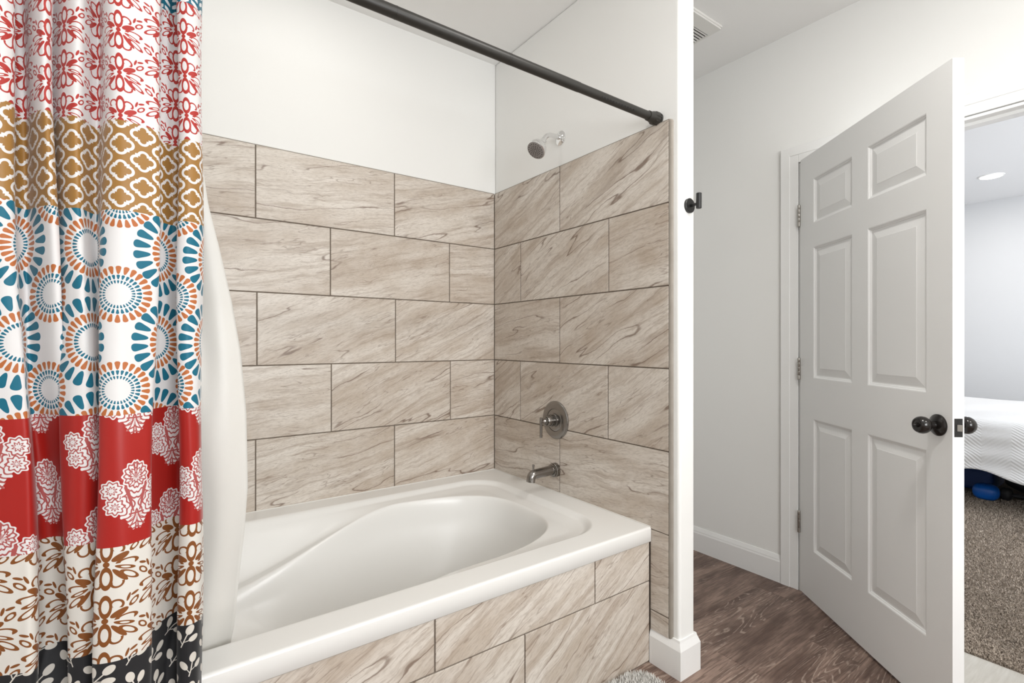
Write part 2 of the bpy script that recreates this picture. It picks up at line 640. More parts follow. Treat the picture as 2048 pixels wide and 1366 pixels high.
carpet = box('floor_bedroom', (XF - 0.006, DY0, -0.06), (XF + 0.11, DY1, 0.004), M['carpet'])
bm = bmesh.new()
bm_box(bm, (XF - 0.006, DY0, -0.06), (XF + 0.115, DY1, 0.004))
bm_box(bm, (XF + 0.11, -3.0, -0.06), (XB, 3.0, 0.004))
old = carpet.data
carpet.data = bm_mesh('floor_bedroom', bm)
carpet.data.materials.append(M['carpet'])
bpy.data.meshes.remove(old)
tag(carpet, 'brown-grey shaggy bedroom carpet', 'carpet', kind='structure')


def blades(name, pts, base_z, length, width, lean, mat, parent, lean_dir=None):
    n = len(pts)
    a = rng.uniform(0, 2 * np.pi, n)
    ln = rng.uniform(0.6, 1.15, n) * length
    le = rng.uniform(0.2, 1.0, n) * lean
    d = rng.uniform(0, 2 * np.pi, n)
    if lean_dir is not None:
        d = lean_dir + rng.normal(0, 0.9, n)
    wx, wy = np.cos(a) * width / 2, np.sin(a) * width / 2
    bz = np.broadcast_to(np.asarray(base_z, float), (n,))
    V = np.zeros((n, 5, 3))
    V[:, 0] = np.stack([pts[:, 0] - wx, pts[:, 1] - wy, bz], 1)
    V[:, 1] = np.stack([pts[:, 0] + wx, pts[:, 1] + wy, bz], 1)
    mx, my = pts[:, 0] + np.cos(d) * le * 0.4, pts[:, 1] + np.sin(d) * le * 0.4
    V[:, 2] = np.stack([mx + wx * 0.9, my + wy * 0.9, bz + ln * 0.65], 1)
    V[:, 3] = np.stack([mx - wx * 0.9, my - wy * 0.9, bz + ln * 0.65], 1)
    V[:, 4] = np.stack([pts[:, 0] + np.cos(d) * le, pts[:, 1] + np.sin(d) * le, bz + ln], 1)
    i = np.arange(n) * 5
    loops = np.stack([i, i + 1, i + 2, i + 3, i + 3, i + 2, i + 4], 1).reshape(-1)
    me = bpy.data.meshes.new(name)
    me.vertices.add(n * 5)
    me.vertices.foreach_set('co', V.reshape(-1))
    me.loops.add(len(loops))
    me.loops.foreach_set('vertex_index', loops.astype(np.int32))
    me.polygons.add(n * 2)
    st = np.empty(n * 2, np.int32)
    st[0::2] = np.arange(n) * 7
    st[1::2] = np.arange(n) * 7 + 4
    me.polygons.foreach_set('loop_start', st)
    me.update(calc_edges=True)
    me.validate()
    o = link(name, me, mat, parent)
    o['kind'] = 'stuff'
    return o


# carpet pile in the strip that shows through the doorway
pts = []
for n, (xa, xb, ya, yb) in ((60000, (2.602, 3.3, 0.27, 0.9)), (52000, (3.3, 5.4, 0.3, 1.35))):
    pts.append(np.stack([rng.uniform(xa, xb, n), rng.uniform(ya, yb, n)], 1))
blades('pile', np.concatenate(pts), 0.002, 0.014, 0.0030, 0.012, M['yarn'], carpet)

# ------------------------------------------------------------------ wall tiles, one object each
tile_meshes = {}
G = 0.0050                       # joint width
PITCH = 0.308


def tile(parent, frame, a0, a1, z0, z1, ang):
    """frame: ('back',Y) runs along +X; ('shower',X) runs along -Y seen from the tub"""
    w_, h_ = round(a1 - a0 - G, 4), round(z1 - z0 - G, 4)
    key = (w_, h_)
    if key not in tile_meshes:
        bm = bmesh.new()
        bm_box(bm, (-w_ / 2, 0, -h_ / 2), (w_ / 2, 0.0085, h_ / 2), 0.0009, 1)
        tile_meshes[key] = bm_mesh('tile', bm)
    kind, val = frame
    o = link('tile', tile_meshes[key], M['tile'], parent)
    zc, ac = (z0 + z1) / 2, (a0 + a1) / 2
    jit = random.uniform(-0.0003, 0.0003)
    if kind == 'back':
        o.location = (ac, val + jit, zc)
    else:
        # local +x points to -Y, local +y points to +X
        o.rotation_euler = (0, 0, R(-90))
        o.location = (val + jit, ac, zc)
    o['vein_angle'] = R(ang)
    return o


def row_z(k):
    return TOP - (k + 1) * PITCH, TOP - k * PITCH


box('grout_bed', (XTL, YT + 0.0035, 0.45), (XW, YW + 0.001, TOP - 0.004), M['grout'], wall_back)
box('grout_bed', (XT + 0.0035, 1.152, 0.10), (XW + 0.001, YT + 0.004, TOP - 0.004), M['grout'], wall_shower)
back_joints = [(0.352, 0.963), (0.047, 0.657, 1.267), (0.357, 0.968), (0.049, 0.661, 1.272), (0.352, 0.963)]
back_ang = [(8, 7, 17, 24), (6, 8, 15, 6), (14, 22, 26, 16), (8, 4, 24, 10), (12, 10, 14, 12)]
for k in range(5):
    z0, z1 = row_z(k)
    if k == 4:
        z0 = 0.505
    xs = [XTL] + list(back_joints[k]) + [XT]
    for i in range(len(xs) - 1):
        tile(wall_back, ('back', YT), xs[i], xs[i + 1], z0, z1, back_ang[k][min(i, 3)])
YE = 1.157
sh_joints = [(1.767,), (2.072, 1.457), (1.767,), (2.074, 1.461), (1.767,), (), ()]
sh_ang = [(22, 24), (30, 26, 10), (8, 28), (30, 26, 30), (6, 6), (8,), (5,)]
for k in range(7):
    z0, z1 = row_z(k)
    ys = [YT] + list(sh_joints[k]) + [YE]
    if k >= 5:
        ys = [1.243, YE]
        z0 = max(z0, 0.125)
    if k == 4:
        z0 = 0.509
    for i in range(len(ys) - 1):
        tile(wall_shower, ('shower', XT), ys[i + 1], ys[i], z0, z1, sh_ang[k][i])
# rounded grouted end of the tiling on the partition, and the grouted ledge on top
prof = [(YE - 0.001, XW), (YE - 0.001, XT + 0.001)]
pr = [(YE, XT + 0.0005), (1.1500, XT + 0.0015), (1.1455, XT + 0.0045), (1.1430, XT + 0.0105), (YE, XT + 0.0105)]
vs, fs = [], []
n = len(pr)
levels = [0.132, TOP - 0.010, TOP - 0.003, TOP - 0.0005]
insets = [0, 0, 0.003, 0.008]
for z, ins in zip(levels, insets):
    for (yy, xx) in pr:
        vs.append((xx, min(YE, yy + ins), z))
for L in range(len(levels) - 1):
    for i in range(n):
        j = (i + 1) % n
        fs.append((L * n + i, L * n + j, (L + 1) * n + j, (L + 1) * n + i))
fs.append(tuple(range(n)))
fs.append(tuple((len(levels) - 1) * n + i for i in range(n))[::-1])
bm = bmesh.new()
me = mesh_from('tile_edge', vs, fs)
bm.from_mesh(me)
link('tile_edge', bm_mesh('tile_edge', bm), M['edge'], wall_shower)
box('tile_edge', (XT + 0.0005, YE, TOP - 0.0035), (XW, YT, TOP + 0.0005), M['edge'], wall_shower, 0.001, 1)
box('tile_edge', (XTL, YT + 0.0005, TOP - 0.0035), (XT, YW, TOP + 0.0015), M['edge'], wall_back, 0.001, 1)

# ------------------------------------------------------------------ tiled tub front
YA = 1.243
apron = box('wall_apron', (XTL, YA + 0.004, 0.0), (XT, YA + 0.03, 0.462), M['grout'])
tag(apron, 'beige tiled apron wall along the front of the bathtub', 'wall', kind='structure')
for x0, x1 in ((XTL, 0.022), (0.022, 0.635), (0.635, 1.255), (1.255, XT - 0.003)):
    tile(apron, ('back', YA), x0, x1, 0.311, 0.464, 30)
for x0, x1 in ((XTL, 0.335), (0.335, 0.948), (0.948, XT - 0.003)):
    tile(apron, ('back', YA), x0, x1, 0.004, 0.311, 36)

# ------------------------------------------------------------------ bathtub: acrylic shell as one sculpted surface
def build_tub():
    RIM = 0.518
    X0, X1, Y0, Y1 = XTL + 0.001, XT - 0.001, 1.237, YT - 0.001
    xs = np.concatenate([np.linspace(X0, 1.28, 330)[:-1], np.linspace(1.28, X1, 90)])
    ys = np.concatenate([[Y0, Y0 + .001, Y0 + .0025, Y0 + .005], np.linspace(Y0 + 0.009, Y1, 300)])
    gx, gy = np.meshgrid(xs, ys, indexing='ij')

    def ss(a, b_, v):
        t = np.clip((v - a) / (b_ - a), 0, 1)
        return t * t * (3 - 2 * t)
    # opening of the basin: rounded rectangle
    cx, cy_, hx, hy, rr = 0.645, 1.772, 0.79, 0.437, 0.17
    qx, qy = np.abs(gx - cx) - (hx - rr), np.abs(gy - cy_) - (hy - rr)
    sd = np.hypot(np.maximum(qx, 0), np.maximum(qy, 0)) + np.minimum(np.maximum(qx, qy), 0) - rr
    # hollow: longer oval whose rim sinks towards the head end, leaving sloping arm rests
    hxo = 0.74
    hyo = 0.375 - 0.095 * ss(0.95, 0.35, gx)
    rho = (np.abs((gx - 0.61) / hxo) ** 3.2 + np.abs((gy - 1.768) / hyo) ** 3.0) ** (1 / 3.05)
    sd2 = (rho - 1) * 0.36
    head = ss(0.90, 0.05, gx)
    ledge_drop = 0.010 + 0.185 * head
    side = np.clip(np.abs(gy - cy_) / hy, 0, 1)
    ledge = RIM - ss(0.0, -0.035, sd) * 0.016 - ss(-0.012, -0.10 - 0.04 * head, sd) * (ledge_drop)
    floor_z = 0.085
    wid = 0.15 + 0.30 * ss(0.75, -0.1, gx)
    t = np.clip(-sd2 / wid, 0, 1)
    f = 1 - (1 - t) ** 2.4
    f = f * ss(-0.02, 0.14, t)
    z = ledge - (ledge - floor_z) * f
    # front edge rounding, raised tile flange line at the walls
    e = np.clip((gy - Y0) / 0.008, 0, 1)
    z = z - 0.008 * (1 - np.sqrt(np.clip(1 - (1 - e) ** 2, 0, 1)))
    nx, ny = gx.shape
    V = np.stack([gx, gy, z], -1).reshape(-1, 3)
    idx = np.arange(nx * ny).reshape(nx, ny)
    Fq = np.stack([idx[:-1, :-1], idx[1:, :-1], idx[1:, 1:], idx[:-1, 1:]], -1).reshape(-1, 4)
    verts = V.tolist()
    faces = Fq.tolist()
    # front skirt: down 55 mm, then back under
    base = len(verts)
    for i in range(nx):
        verts.append((xs[i], Y0, 0.464))
    for i in range(nx):
        verts.append((xs[i], Y0 + 0.004, 0.460))
    for i in range(nx):
        verts.append((xs[i], Y0 + 0.022, 0.460))
    for i in range(nx - 1):
        faces.append((idx[i + 1, 0], idx[i, 0], base + i, base + i + 1))
        for L in range(2):
            a = base + L * nx
            faces.append((a + i + 1, a + i, a + nx + i, a + nx + i + 1))
    me = mesh_from('tub_shell', verts, faces, True)
    me.set_sharp_from_angle(angle=R(60))
    return me


tub = thing('bathtub', (0.63, 1.775, 0.0), 'white acrylic bathtub with sculpted arm rests set into the tiled deck', 'bathtub')
link('tub_shell', build_tub(), M['tub'], tub)
tube('caulk_line', [(XTL, YT - 0.002, 0.519), (XT - 0.001, YT - 0.002, 0.519)], 0.0025, M['caulk'], tub, 8)
tube('caulk_line', [(XT - 0.002, YT, 0.519), (XT - 0.002, 1.24, 0.519)], 0.0025, M['caulk'], tub, 8)

# ------------------------------------------------------------------ shower head
sx, sy, sz = XW, 1.770, 2.183
sh = thing('wall_mounted_shower', (sx, sy, sz), 'chrome shower head on a bent arm above the wall tiles', 'shower head')
lathe('flange', (sx, sy, sz), (-1, 0, 0), [(-0.002, 0.034), (0.003, 0.034), (0.006, 0.031), (0.009, 0.022), (0.012, 0.0165), (0.0125, 0.009)], M['chrome'], sh)
arm = []
for i in range(7):
    arm.append(Vector((sx - 0.004 - i * 0.008, sy, sz + 0.001)))
r_b = 0.056
for i in range(1, 9):
    an = R(62) * i / 8
    arm.append(Vector((sx - 0.052 - r_b * math.sin(an), sy, sz + 0.001 - r_b * (1 - math.cos(an)))))
d_end = Vector((-math.cos(R(62)), 0, -math.sin(R(62))))
arm.append(arm[-1] + d_end * 0.014)
tube('arm', arm, 0.0108, M['chrome'], sh, 24)
p_end = arm[-1]
ax = Vector((-0.66, -0.08, -0.75)).normalized()
lathe('body', p_end - ax * 0.004, ax, [(-0.012, 0.006), (-0.008, 0.012), (0.0, 0.0150), (0.012, 0.0162), (0.020, 0.018), (0.030, 0.0265), (0.040, 0.0365), (0.050, 0.0415), (0.066, 0.0445), (0.072, 0.0445), (0.074, 0.0425), (0.074, 0.030)], M['chrome'], sh, 48)
fc = p_end + ax * 0.070
plate = lathe('nozzle_plate', fc, ax, [(-0.002, 0.042), (0.0012, 0.042), (0.0022, 0.0405), (0.0028, 0.034), (0.003, 0.0)], M['nozzle_plate'], sh, 48)
s_, t_, a_ = frame_from_axis(ax)
nozzle = None
for ring, (rad, cnt) in enumerate(((0.0075, 6), (0.0150, 10), (0.0225, 14), (0.0335, 18))):
    for k in range(cnt):
        an = 2 * math.pi * (k + 0.5 * (ring % 2)) / cnt
        pos = fc + a_ * 0.0022 + (s_ * math.cos(an) + t_ * math.sin(an)) * rad
        if nozzle is None:
            nozzle = lathe('nozzle', pos, ax, [(-0.001, 0.0019), (0.0022, 0.0016), (0.0024, 0.0008)], M['rubber_and_shade'], plate, 8)
            npos = pos.copy()
        else:
            o = nozzle.copy()
            COL.objects.link(o)
            o.location = pos - npos
            o.parent = plate
            o.matrix_parent_inverse = Matrix()

# ------------------------------------------------------------------ mixer valve
vx, vy, vz = XT, 1.792, 0.857
va = thing('shower_valve', (vx, vy, vz), 'round brushed nickel shower valve with a thin lever on the tiles', 'valve')
lathe('escutcheon', (vx, vy, vz), (-1, 0, 0), [(-0.001, 0.0895), (0.004, 0.0895), (0.008, 0.0865), (0.0095, 0.082), (0.0110, 0.060), (0.0115, 0.0535), (0.0090, 0.0530), (0.0105, 0.051), (0.0120, 0.046), (0.0135, 0.030), (0.0138, 0.0)], M['nickel'], va, 64)
lathe('collar', (vx, vy, vz), (-1, 0, 0), [(0.012, 0.0325), (0.020, 0.0325), (0.0215, 0.0310), (0.0215, 0.0265), (0.036, 0.0265), (0.037, 0.0285), (0.041, 0.0285), (0.042, 0.0265)], M['nickel'], va, 48)
hd = lathe('handle', (vx, vy, vz), (-1, 0, 0), [(0.041, 0.0262), (0.062, 0.0262), (0.064, 0.0248), (0.064, 0.020), (0.069, 0.020), (0.071, 0.017), (0.071, 0.012), (0.080, 0.0075), (0.086, 0.0070), (0.094, 0.0070)], M['nickel'], va, 48)
tube('lever', [(vx - 0.091, vy, vz + 0.019), (vx - 0.091, vy, vz + 0.0185), (vx - 0.091, vy, vz - 0.073), (vx - 0.091, vy, vz - 0.0735)], [0.0055, 0.0062, 0.0062, 0.0055], M['nickel'], hd, 20)

# ------------------------------------------------------------------ tub spout
px_, py_, pz_ = XT, 1.792, 0.622
sp = thing('tub_spout', (px_, py_, pz_), 'brushed nickel tub spout with a diverter pin', 'spout')
lathe('flange', (px_, py_, pz_), (-1, 0, 0), [(-0.001, 0.0330), (0.018, 0.0330), (0.020, 0.0315), (0.020, 0.0290), (0.027, 0.0290), (0.028, 0.0275), (0.028, 0.022)], M['nickel'], sp, 48)
def spout_mesh():
    """body tapers a little and turns down at its mouth"""
    secs = []
    for i in range(10):
        t = i / 9
        secs.append((Vector((px_ - 0.022 - 0.108 * t, py_, pz_ + 0.002 - 0.004 * t)), Vector((-1, 0, -0.03)), 0.0225 - 0.001 * t, 0.0225 - 0.001 * t))
    rb = 0.020
    for i in range(1, 9):
        an = R(80) * i / 8
        c0 = Vector((px_ - 0.130, py_, pz_ - 0.002 - rb))
        secs.append((c0 + Vector((-rb * math.sin(an), 0, rb * math.cos(an))), Vector((-math.cos(an), 0, -math.sin(an))), 0.0213, 0.0213 - 0.001 * i / 8))
    last = secs[-1]
    secs.append((last[0] + Vector((-0.002, 0, -0.016)), Vector((-0.17, 0, -1)), 0.0205, 0.0195))
    seg = 32
    verts, faces = [], []
    for c0, d, ra, rb_ in secs:
        d = d.normalized()
        s = Vector((0, 1, 0))
        t = d.cross(s)
        for k in range(seg):
            an = 2 * math.pi * k / seg
            verts.append(c0 + s * math.cos(an) * ra + t * math.sin(an) * rb_)
    for i in range(len(secs) - 1):
        for k in range(seg):
            k2 = (k + 1) % seg
            faces.append((i * seg + k, i * seg + k2, (i + 1) * seg + k2, (i + 1) * seg + k))
    faces.append(tuple((len(secs) - 1) * seg + k for k in range(seg)))
    faces.append(tuple(range(seg))[::-1])
    me = mesh_from('body', verts, faces, True)
    bm = bmesh.new()
    bm.from_mesh(me)
    bmesh.ops.recalc_face_normals(bm, faces=bm.faces)
    bm.to_mesh(me)
    bm.free()
    me.shade_smooth()
    me.set_sharp_from_angle(angle=R(60))
    return me
link('body', spout_mesh(), M['nickel'], sp)
lathe('diverter_pin', (px_ - 0.136, py_, pz_ + 0.012), (0, 0, 1), [(0, 0.0045), (0.022, 0.0045), (0.0225, 0.0055), (0.030, 0.0055), (0.031, 0.0045), (0.0312, 0.0)], M['nickel'], sp, 20)

# ------------------------------------------------------------------ curtain rod
ROD_Y, ROD_Z, ROD_R = 1.212, 2.069, 0.0158
rod = thing('curtain_rod', (0.63, ROD_Y, ROD_Z), 'black tension shower rod spanning above the tub', 'rod')
X_SPLIT = pix_on(1, ROD_Y, 1157, 180).x
tube('outer_tube', [(XTL + 0.03, ROD_Y, ROD_Z), (X_SPLIT, ROD_Y, ROD_Z)], ROD_R, M['rod'], rod, 32)
it = tube('inner_tube', [(X_SPLIT - 0.05, ROD_Y, ROD_Z), (XT - 0.035, ROD_Y, ROD_Z)], ROD_R - 0.0008, M['rod'], rod, 32)
for x in (790, 1015, 1019):
    xc = pix_on(1, ROD_Y, x, 60).x
    lathe('crimp_ring', (xc, ROD_Y, ROD_Z), (1, 0, 0), [(0, ROD_R - 0.001), (0.0005, ROD_R + 0.0004), (0.003, ROD_R + 0.0004), (0.0035, ROD_R - 0.001)], M['rod'], rod, 32)
slot_shade = None
for k in range(12):
    x = pix_on(1, ROD_Y, 1199 + k * 5.7, 215).x
    if slot_shade is None:
        slot_shade = box('slot_shade', (-0.003, -0.0008, -0.0016), (0.003, 0.0008, 0.0016), M['rubber_and_shade'], it)  # black box on the tube, painted shade in place of a hole
        sm = slot_shade.data
    else:
        slot_shade = slot_shade.copy()
        COL.objects.link(slot_shade)
    slot_shade.matrix_parent_inverse = Matrix.Translation(-it.location)
    slot_shade.parent = it
    slot_shade.matrix_parent_inverse = Matrix()
    slot_shade.location = (x, ROD_Y - ROD_R * 0.80, ROD_Z - ROD_R * 0.55)
    slot_shade.rotation_euler = (R(35), R(25), 0)
for xe, d, base in ((XT + 0.010, -1, XW), (XTL, 1, XTL)):
    cp = lathe('end_cap', (base, ROD_Y, ROD_Z), (d, 0, 0), [(0.0, 0.0235), (0.006, 0.0235), (0.007, 0.0225), (0.007, 0.0195), (0.011, 0.0195), (0.011, 0.0230), (0.013, 0.0238), (0.030, 0.0232), (0.046, 0.0185), (0.060, 0.0178), (0.061, 0.0158)], M['rod'], rod, 40)
    for k in range(8):
        an = 2 * math.pi * k / 8
        box('rib', (base + d * 0.022 - 0.010, ROD_Y + math.cos(an) * 0.0225 - 0.002, ROD_Z + math.sin(an) * 0.0225 - 0.002),
            (base + d * 0.022 + 0.014, ROD_Y + math.cos(an) * 0.0225 + 0.002, ROD_Z + math.sin(an) * 0.0225 + 0.002), M['rod'], cp, 0.0008, 1)

# ------------------------------------------------------------------ patterned curtain
def uvx():
    n = Ex.nt.nodes.new('ShaderNodeUVMap')
    u, v, _ = sep(Ex(n.outputs[0]))
    return u, v


def cloth_mat(name, rough=0.55):
    m, b = new_mat(name, (0.8, 0.8, 0.8), rough, spec=0.35)
    b.inputs['Sheen Weight'].default_value = 0.15
    return m, b


WHITE_C = (0.70, 0.685, 0.68)


def stagger(u, v, pu, pv):
    """cell-local coordinates (metres) of a half-drop repeat"""
    cu = u / pu
    c_ = efloor(cu)
    h = efract(c_ * 0.5)                       # 0 or 0.5
    x = (efract(cu) - 0.5) * pu
    y = (efract(v / pv + h) - 0.5) * pv
    return x, y, c_, efloor(v / pv + h)


def ell(x, y, cx, cy_, ang, a, b_):
    ca, sa = math.cos(ang), math.sin(ang)
    dx, dy = x - cx, y - cy_
    ex = (dx * ca + dy * sa) / a
    ey = (dy * ca - dx * sa) / b_
    return ex * ex + ey * ey


def band(e, lo, hi=1.0):
    return (e < hi) * (e > lo)


def floral(name, ink, ground, pu, pv, du=0.0, dv=0.0):
    m, b = cloth_mat(name)
    u, v = uvx()
    x, y, c_, r_ = stagger(u + du, v + dv, pu, pv)
    x, y = x / pv, y / pv
    ax_, y = eabs(x) / 0.95, y / 0.98
    mk = elen(ax_, y) < 0.050
    mk = union(mk, band(ell(ax_, y, 0, 0.255, R(90), 0.212, 0.100), 0.33), band(ell(ax_, y, 0, -0.255, R(90), 0.212, 0.100), 0.33))   # upright hollow petals
    mk = union(mk, band(ell(ax_, y, 0.165, 0.275, R(-20), 0.112, 0.095), 0.40) * (y > 0.262 - ax_ * 0.25))                            # hooked shoulders
    mk = union(mk, band(ell(ax_, y, 0.165, -0.350, R(20), 0.108, 0.095), 0.40) * (y < -0.345 + ax_ * 0.1))
    mk = union(mk, ell(ax_, y, 0.205, 0.115, R(24), 0.142, 0.058) < 1.0)                                                              # solid petals
    mk = union(mk, ell(ax_, y, 0.205, -0.215, R(-47), 0.165, 0.043) < 1.0)
    mk = union(mk, band(ell(ax_, y, 0.285, -0.090, R(-18), 0.170, 0.036), 0.22))                                                      # slim hollow petals
    mk = union(mk, band(ell(ax_, y, 0.320, 0.000, R(-2), 0.185, 0.070), 0.40) * emax(y > 0.0, ax_ > 0.43))                             # open hooks
    mk = union(mk, band(ell(ax_, y, 0.350, -0.240, R(-34), 0.185, 0.058), 0.38) * (y > -0.30 - ax_ * 0.20))
    mk = union(mk, band(ell(ax_, y, 0.430, 0.260, R(40), 0.105, 0.052), 0.28))                                                        # sprigs between flowers
    mk = union(mk, ell(ax_, y, 0.335, 0.360, R(70), 0.075, 0.024) < 1.0, ell(ax_, y, 0.440, 0.400, R(20), 0.070, 0.024) < 1.0)
    put(b, 'Base Color', mix(mk, ground, ink))
    return m


def quatrefoil(name):
    m, b = cloth_mat(name, 0.45)
    u, v = uvx()
    pu, pv = 0.068, 0.048

    def one(du, dv):
        x = eabs(efract(u / pu + du) - 0.5) * (pu / pv)
        y = eabs(efract(v / pv + dv) - 0.5)
        d = emin(elen(x - 0.22, y) - 0.115, elen(x, y - 0.20) - 0.110)
        return emin(d, emax(x, y) - 0.175)
    d = emin(one(0, 0), one(0.5, 0.5))
    wht = band(d, 0.0, 0.095)
    line = d > 0.150
    col = mix(wht, srgb(152, 110, 52), WHITE_C)
    put(b, 'Base Color', col)
    return m


def medallion(name):
    m, b = cloth_mat(name)
    u, v = uvx()
    pu, pv = 0.205, 0.172
    TEAL, ORG = srgb(0, 98, 122), srgb(176, 100, 50)
    white = WHITE_C

    def ring(r, th, r0, r1, n, fat):
        k = eabs(efract(th * (n / (2 * math.pi))) - 0.5)
        t = (r - r0) / (r1 - r0)
        s = t * 2.0 - 1.0
        wd = esqrt(emax(1.0 - s * s * s * s, 0.0)) * (t * 0.5 + 0.5) * fat
        return (k < wd) * (t > 0.0) * (t < 1.0)
    x = (efract(u / pu) - 0.5) * pu
    y = (efract((v - 0.021 + 0.086) / pv) - 0.5) * pv
    r, th = elen(x, y), eatan2(y, x)
    teal = union(ring(r, th, 0.056, 0.083, 24, 0.43), ring(r, th, 0.0265, 0.0345, 34, 0.40))
    org = ring(r, th, 0.0365, 0.0535, 30, 0.42)
    x = (efract(u / pu + 0.5) - 0.5) * pu
    y = (efract((v - 0.021 + 0.086) / pv + 0.5) - 0.5) * pv
    r, th = elen(x, y), eatan2(y, x)
    teal = union(teal, ring(r, th, 0.0270, 0.0355, 30, 0.40), ring(r, th, 0.0195, 0.0255, 30, 0.36))
    org = union(org, ring(r, th, 0.0365, 0.0515, 26, 0.42))
    col = mix(teal, white, TEAL)
    put(b, 'Base Color', mix(org, col, ORG))
    return m


def damask(name):
    m, b = cloth_mat(name, 0.42)
    u, v = uvx()
    x, y, c_, r_ = stagger(u + 0.064 - 0.025, v - 0.949 + 0.086 + 0.172 * 6, 0.128, 0.172)
    x, y = eabs(x / 0.118), y / 0.118

    def lobe(cx, cy_, r, n, amp, squash=1.0):
        dx, dy = x - cx, (y - cy_) * squash
        th = eatan2(dy, dx)
        return elen(dx, dy) - (ecos(th * float(n)) * amp + 1.0) * r
    top = lobe(0.0, 0.29, 0.185, 13, 0.07, 0.85)
    side = lobe(0.315, 0.10, 0.150, 9, 0.10)
    low = lobe(0.275, -0.145, 0.135, 8, 0.12)
    mid = elen(x * 1.15, y + 0.02) - 0.24
    skirt = lobe(0.10, -0.235, 0.135, 9, 0.10)
    foot = lobe(0.0, -0.405, 0.125, 11, 0.10)
    d = emin(emin(emin(top, side), emin(low, mid)), emin(skirt, foot))
    inside = d < 0.0

    def lines(q, f, w_):
        return eabs(efract(q * f) - 0.5) < w_
    inner = lines(emin(emin(top, side), low), 15.0, 0.17)
    petals = (esin(eatan2(y - 0.24, x) * 14.0) > 0.55) * (top < -0.045)
    petals = union(petals, (esin(eatan2(y + 0.44, x) * 20.0) > 0.5) * (mid < 0.0) * (top > 0.0) * (side > 0.0),
                   (esin(eatan2(y + 0.30, x) * 16.0) > 0.55) * (foot < 0.0), (eabs(y + 0.285) < 0.012) * (x < 0.11))
    mk = inside * (1.0 - emax(inner, petals) * 0.9)
    put(b, 'Base Color', mix(mk, srgb(158, 24, 16), WHITE_C))
    return m


def leaves(name):
    m, b = cloth_mat(name, 0.6)
    u, v = uvx()
    x, y, c_, r_ = stagger(u, v, 0.047, 0.058)
    n = Ex.nt.nodes.new('ShaderNodeTexWhiteNoise')
    n.noise_dimensions = '2D'
    Ex.nt.links.new(vec(c_, r_).s, n.inputs['Vector'])
    a = Ex(n.outputs['Value']) * 1.6 - 1.2
    ca, sa = ecos(a), esin(a)
    x, y = x / 0.05, y / 0.05
    x, y = x * ca + y * sa, y * ca - x * sa
    mk = ell(x, y, 0.0, 0.32, 0.0, 0.135, 0.20) < 1.0
    mk = union(mk, ell(x, y, 0.27, 0.05, R(-40), 0.115, 0.19) < 1.0)
    mk = union(mk, ell(x, y, -0.27, -0.06, R(42), 0.120, 0.19) < 1.0)
    mk = union(mk, (eabs(x) < 0.020) * (y < 0.2) * (y > -0.45))
    mk = union(mk, ell(x, y, 0.10, -0.12, R(-45), 0.016, 0.16) < 1.0, ell(x, y, -0.10, -0.22, R(45), 0.016, 0.16) < 1.0)
    put(b, 'Base Color', mix(mk, (0.012, 0.012, 0.014), (0.64, 0.60, 0.54)))
    return m


def fronds(name):
    m, b = cloth_mat(name)
    u, v = uvx()
    p = 0.040
    x = eabs(efract(u / p) - 0.5) * 2.0
    a = eabs(efract(v / 0.0145 - x * 0.75) - 0.5)
    mk = (a < (0.30 - eabs(x - 0.52) * 0.28)) * (x > 0.16) * (x < 0.90)
    put(b, 'Base Color', mix(mk, srgb(0, 94, 116), WHITE_C))
    return m


BANDS = [  # (lower z, upper z, material)
    (1.895, 2.086, fronds('teal_frond_cloth')),
    (1.627, 1.895, floral('red_flower_cloth', srgb(168, 44, 37), WHITE_C, 0.076, 0.077, 0.038, 0.02)),
    (1.464, 1.627, quatrefoil('ochre_quatrefoil_cloth')),
    (1.094, 1.464, medallion('medallion_cloth')),
    (0.862, 1.094, damask('red_damask_cloth')),
    (0.662, 0.862, floral('brown_flower_cloth', srgb(124, 70, 22), (0.68, 0.65, 0.60), 0.095, 0.098, 0.0475 + 0.019, 0.0)),
    (0.07, 0.662, leaves('black_leaf_cloth')),
]


def catmull(P, per=10):
    P = np.array(P, float)
    out = []
    for i in range(len(P) - 1):
        p0, p1, p2, p3 = P[max(i - 1, 0)], P[i], P[i + 1], P[min(i + 2, len(P) - 1)]
        for k in range(per):
            t = k / per
            out.append(0.5 * ((2 * p1) + (-p0 + p2) * t + (2 * p0 - 5 * p1 + 4 * p2 - p3) * t ** 2 + (-p0 + 3 * p1 - 3 * p2 + p3) * t ** 3))
    out.append(P[-1])
    return np.array(out)


def px_to_x(xp, Y):
    t = (xp - 1024) / F_PX
    return Y * (SN + t * CS) / (CS - t * SN)


# plan of the folds: (image column where the fold shows, distance of the cloth from the camera wall), at top and bottom
FOLD_LOW = [(-150, 1.215), (-118, 1.165), (-80, 1.235), (-40, 1.200), (0, 1.192), (40, 1.182), (66, 1.176), (80, 1.192), (74, 1.240), (104, 1.262), (133, 1.250),
            (146, 1.222), (132, 1.186), (158, 1.172), (186, 1.178), (212, 1.196), (208, 1.176), (189, 1.140), (238, 1.126), (284, 1.140), (300, 1.156),
            (294, 1.192), (328, 1.236), (358, 1.256), (374, 1.236), (357, 1.196), (378, 1.180), (397, 1.190), (404, 1.222), (398, 1.238)]
FOLD_TOP = [(-150, 1.215), (-118, 1.185), (-80, 1.235), (-40, 1.180), (-12, 1.168), (12, 1.172), (26, 1.190), (22, 1.236), (48, 1.246), (62, 1.205), (88, 1.168),
            (106, 1.184), (106, 1.226), (128, 1.190), (156, 1.172), (184, 1.210), (198, 1.212), (212, 1.166), (238, 1.150), (290, 1.160), (320, 1.174),
            (319, 1.214), (334, 1.226), (348, 1.234), (368, 1.220), (355, 1.190), (374, 1.176), (397, 1.188), (405, 1.215), (400, 1.230)]


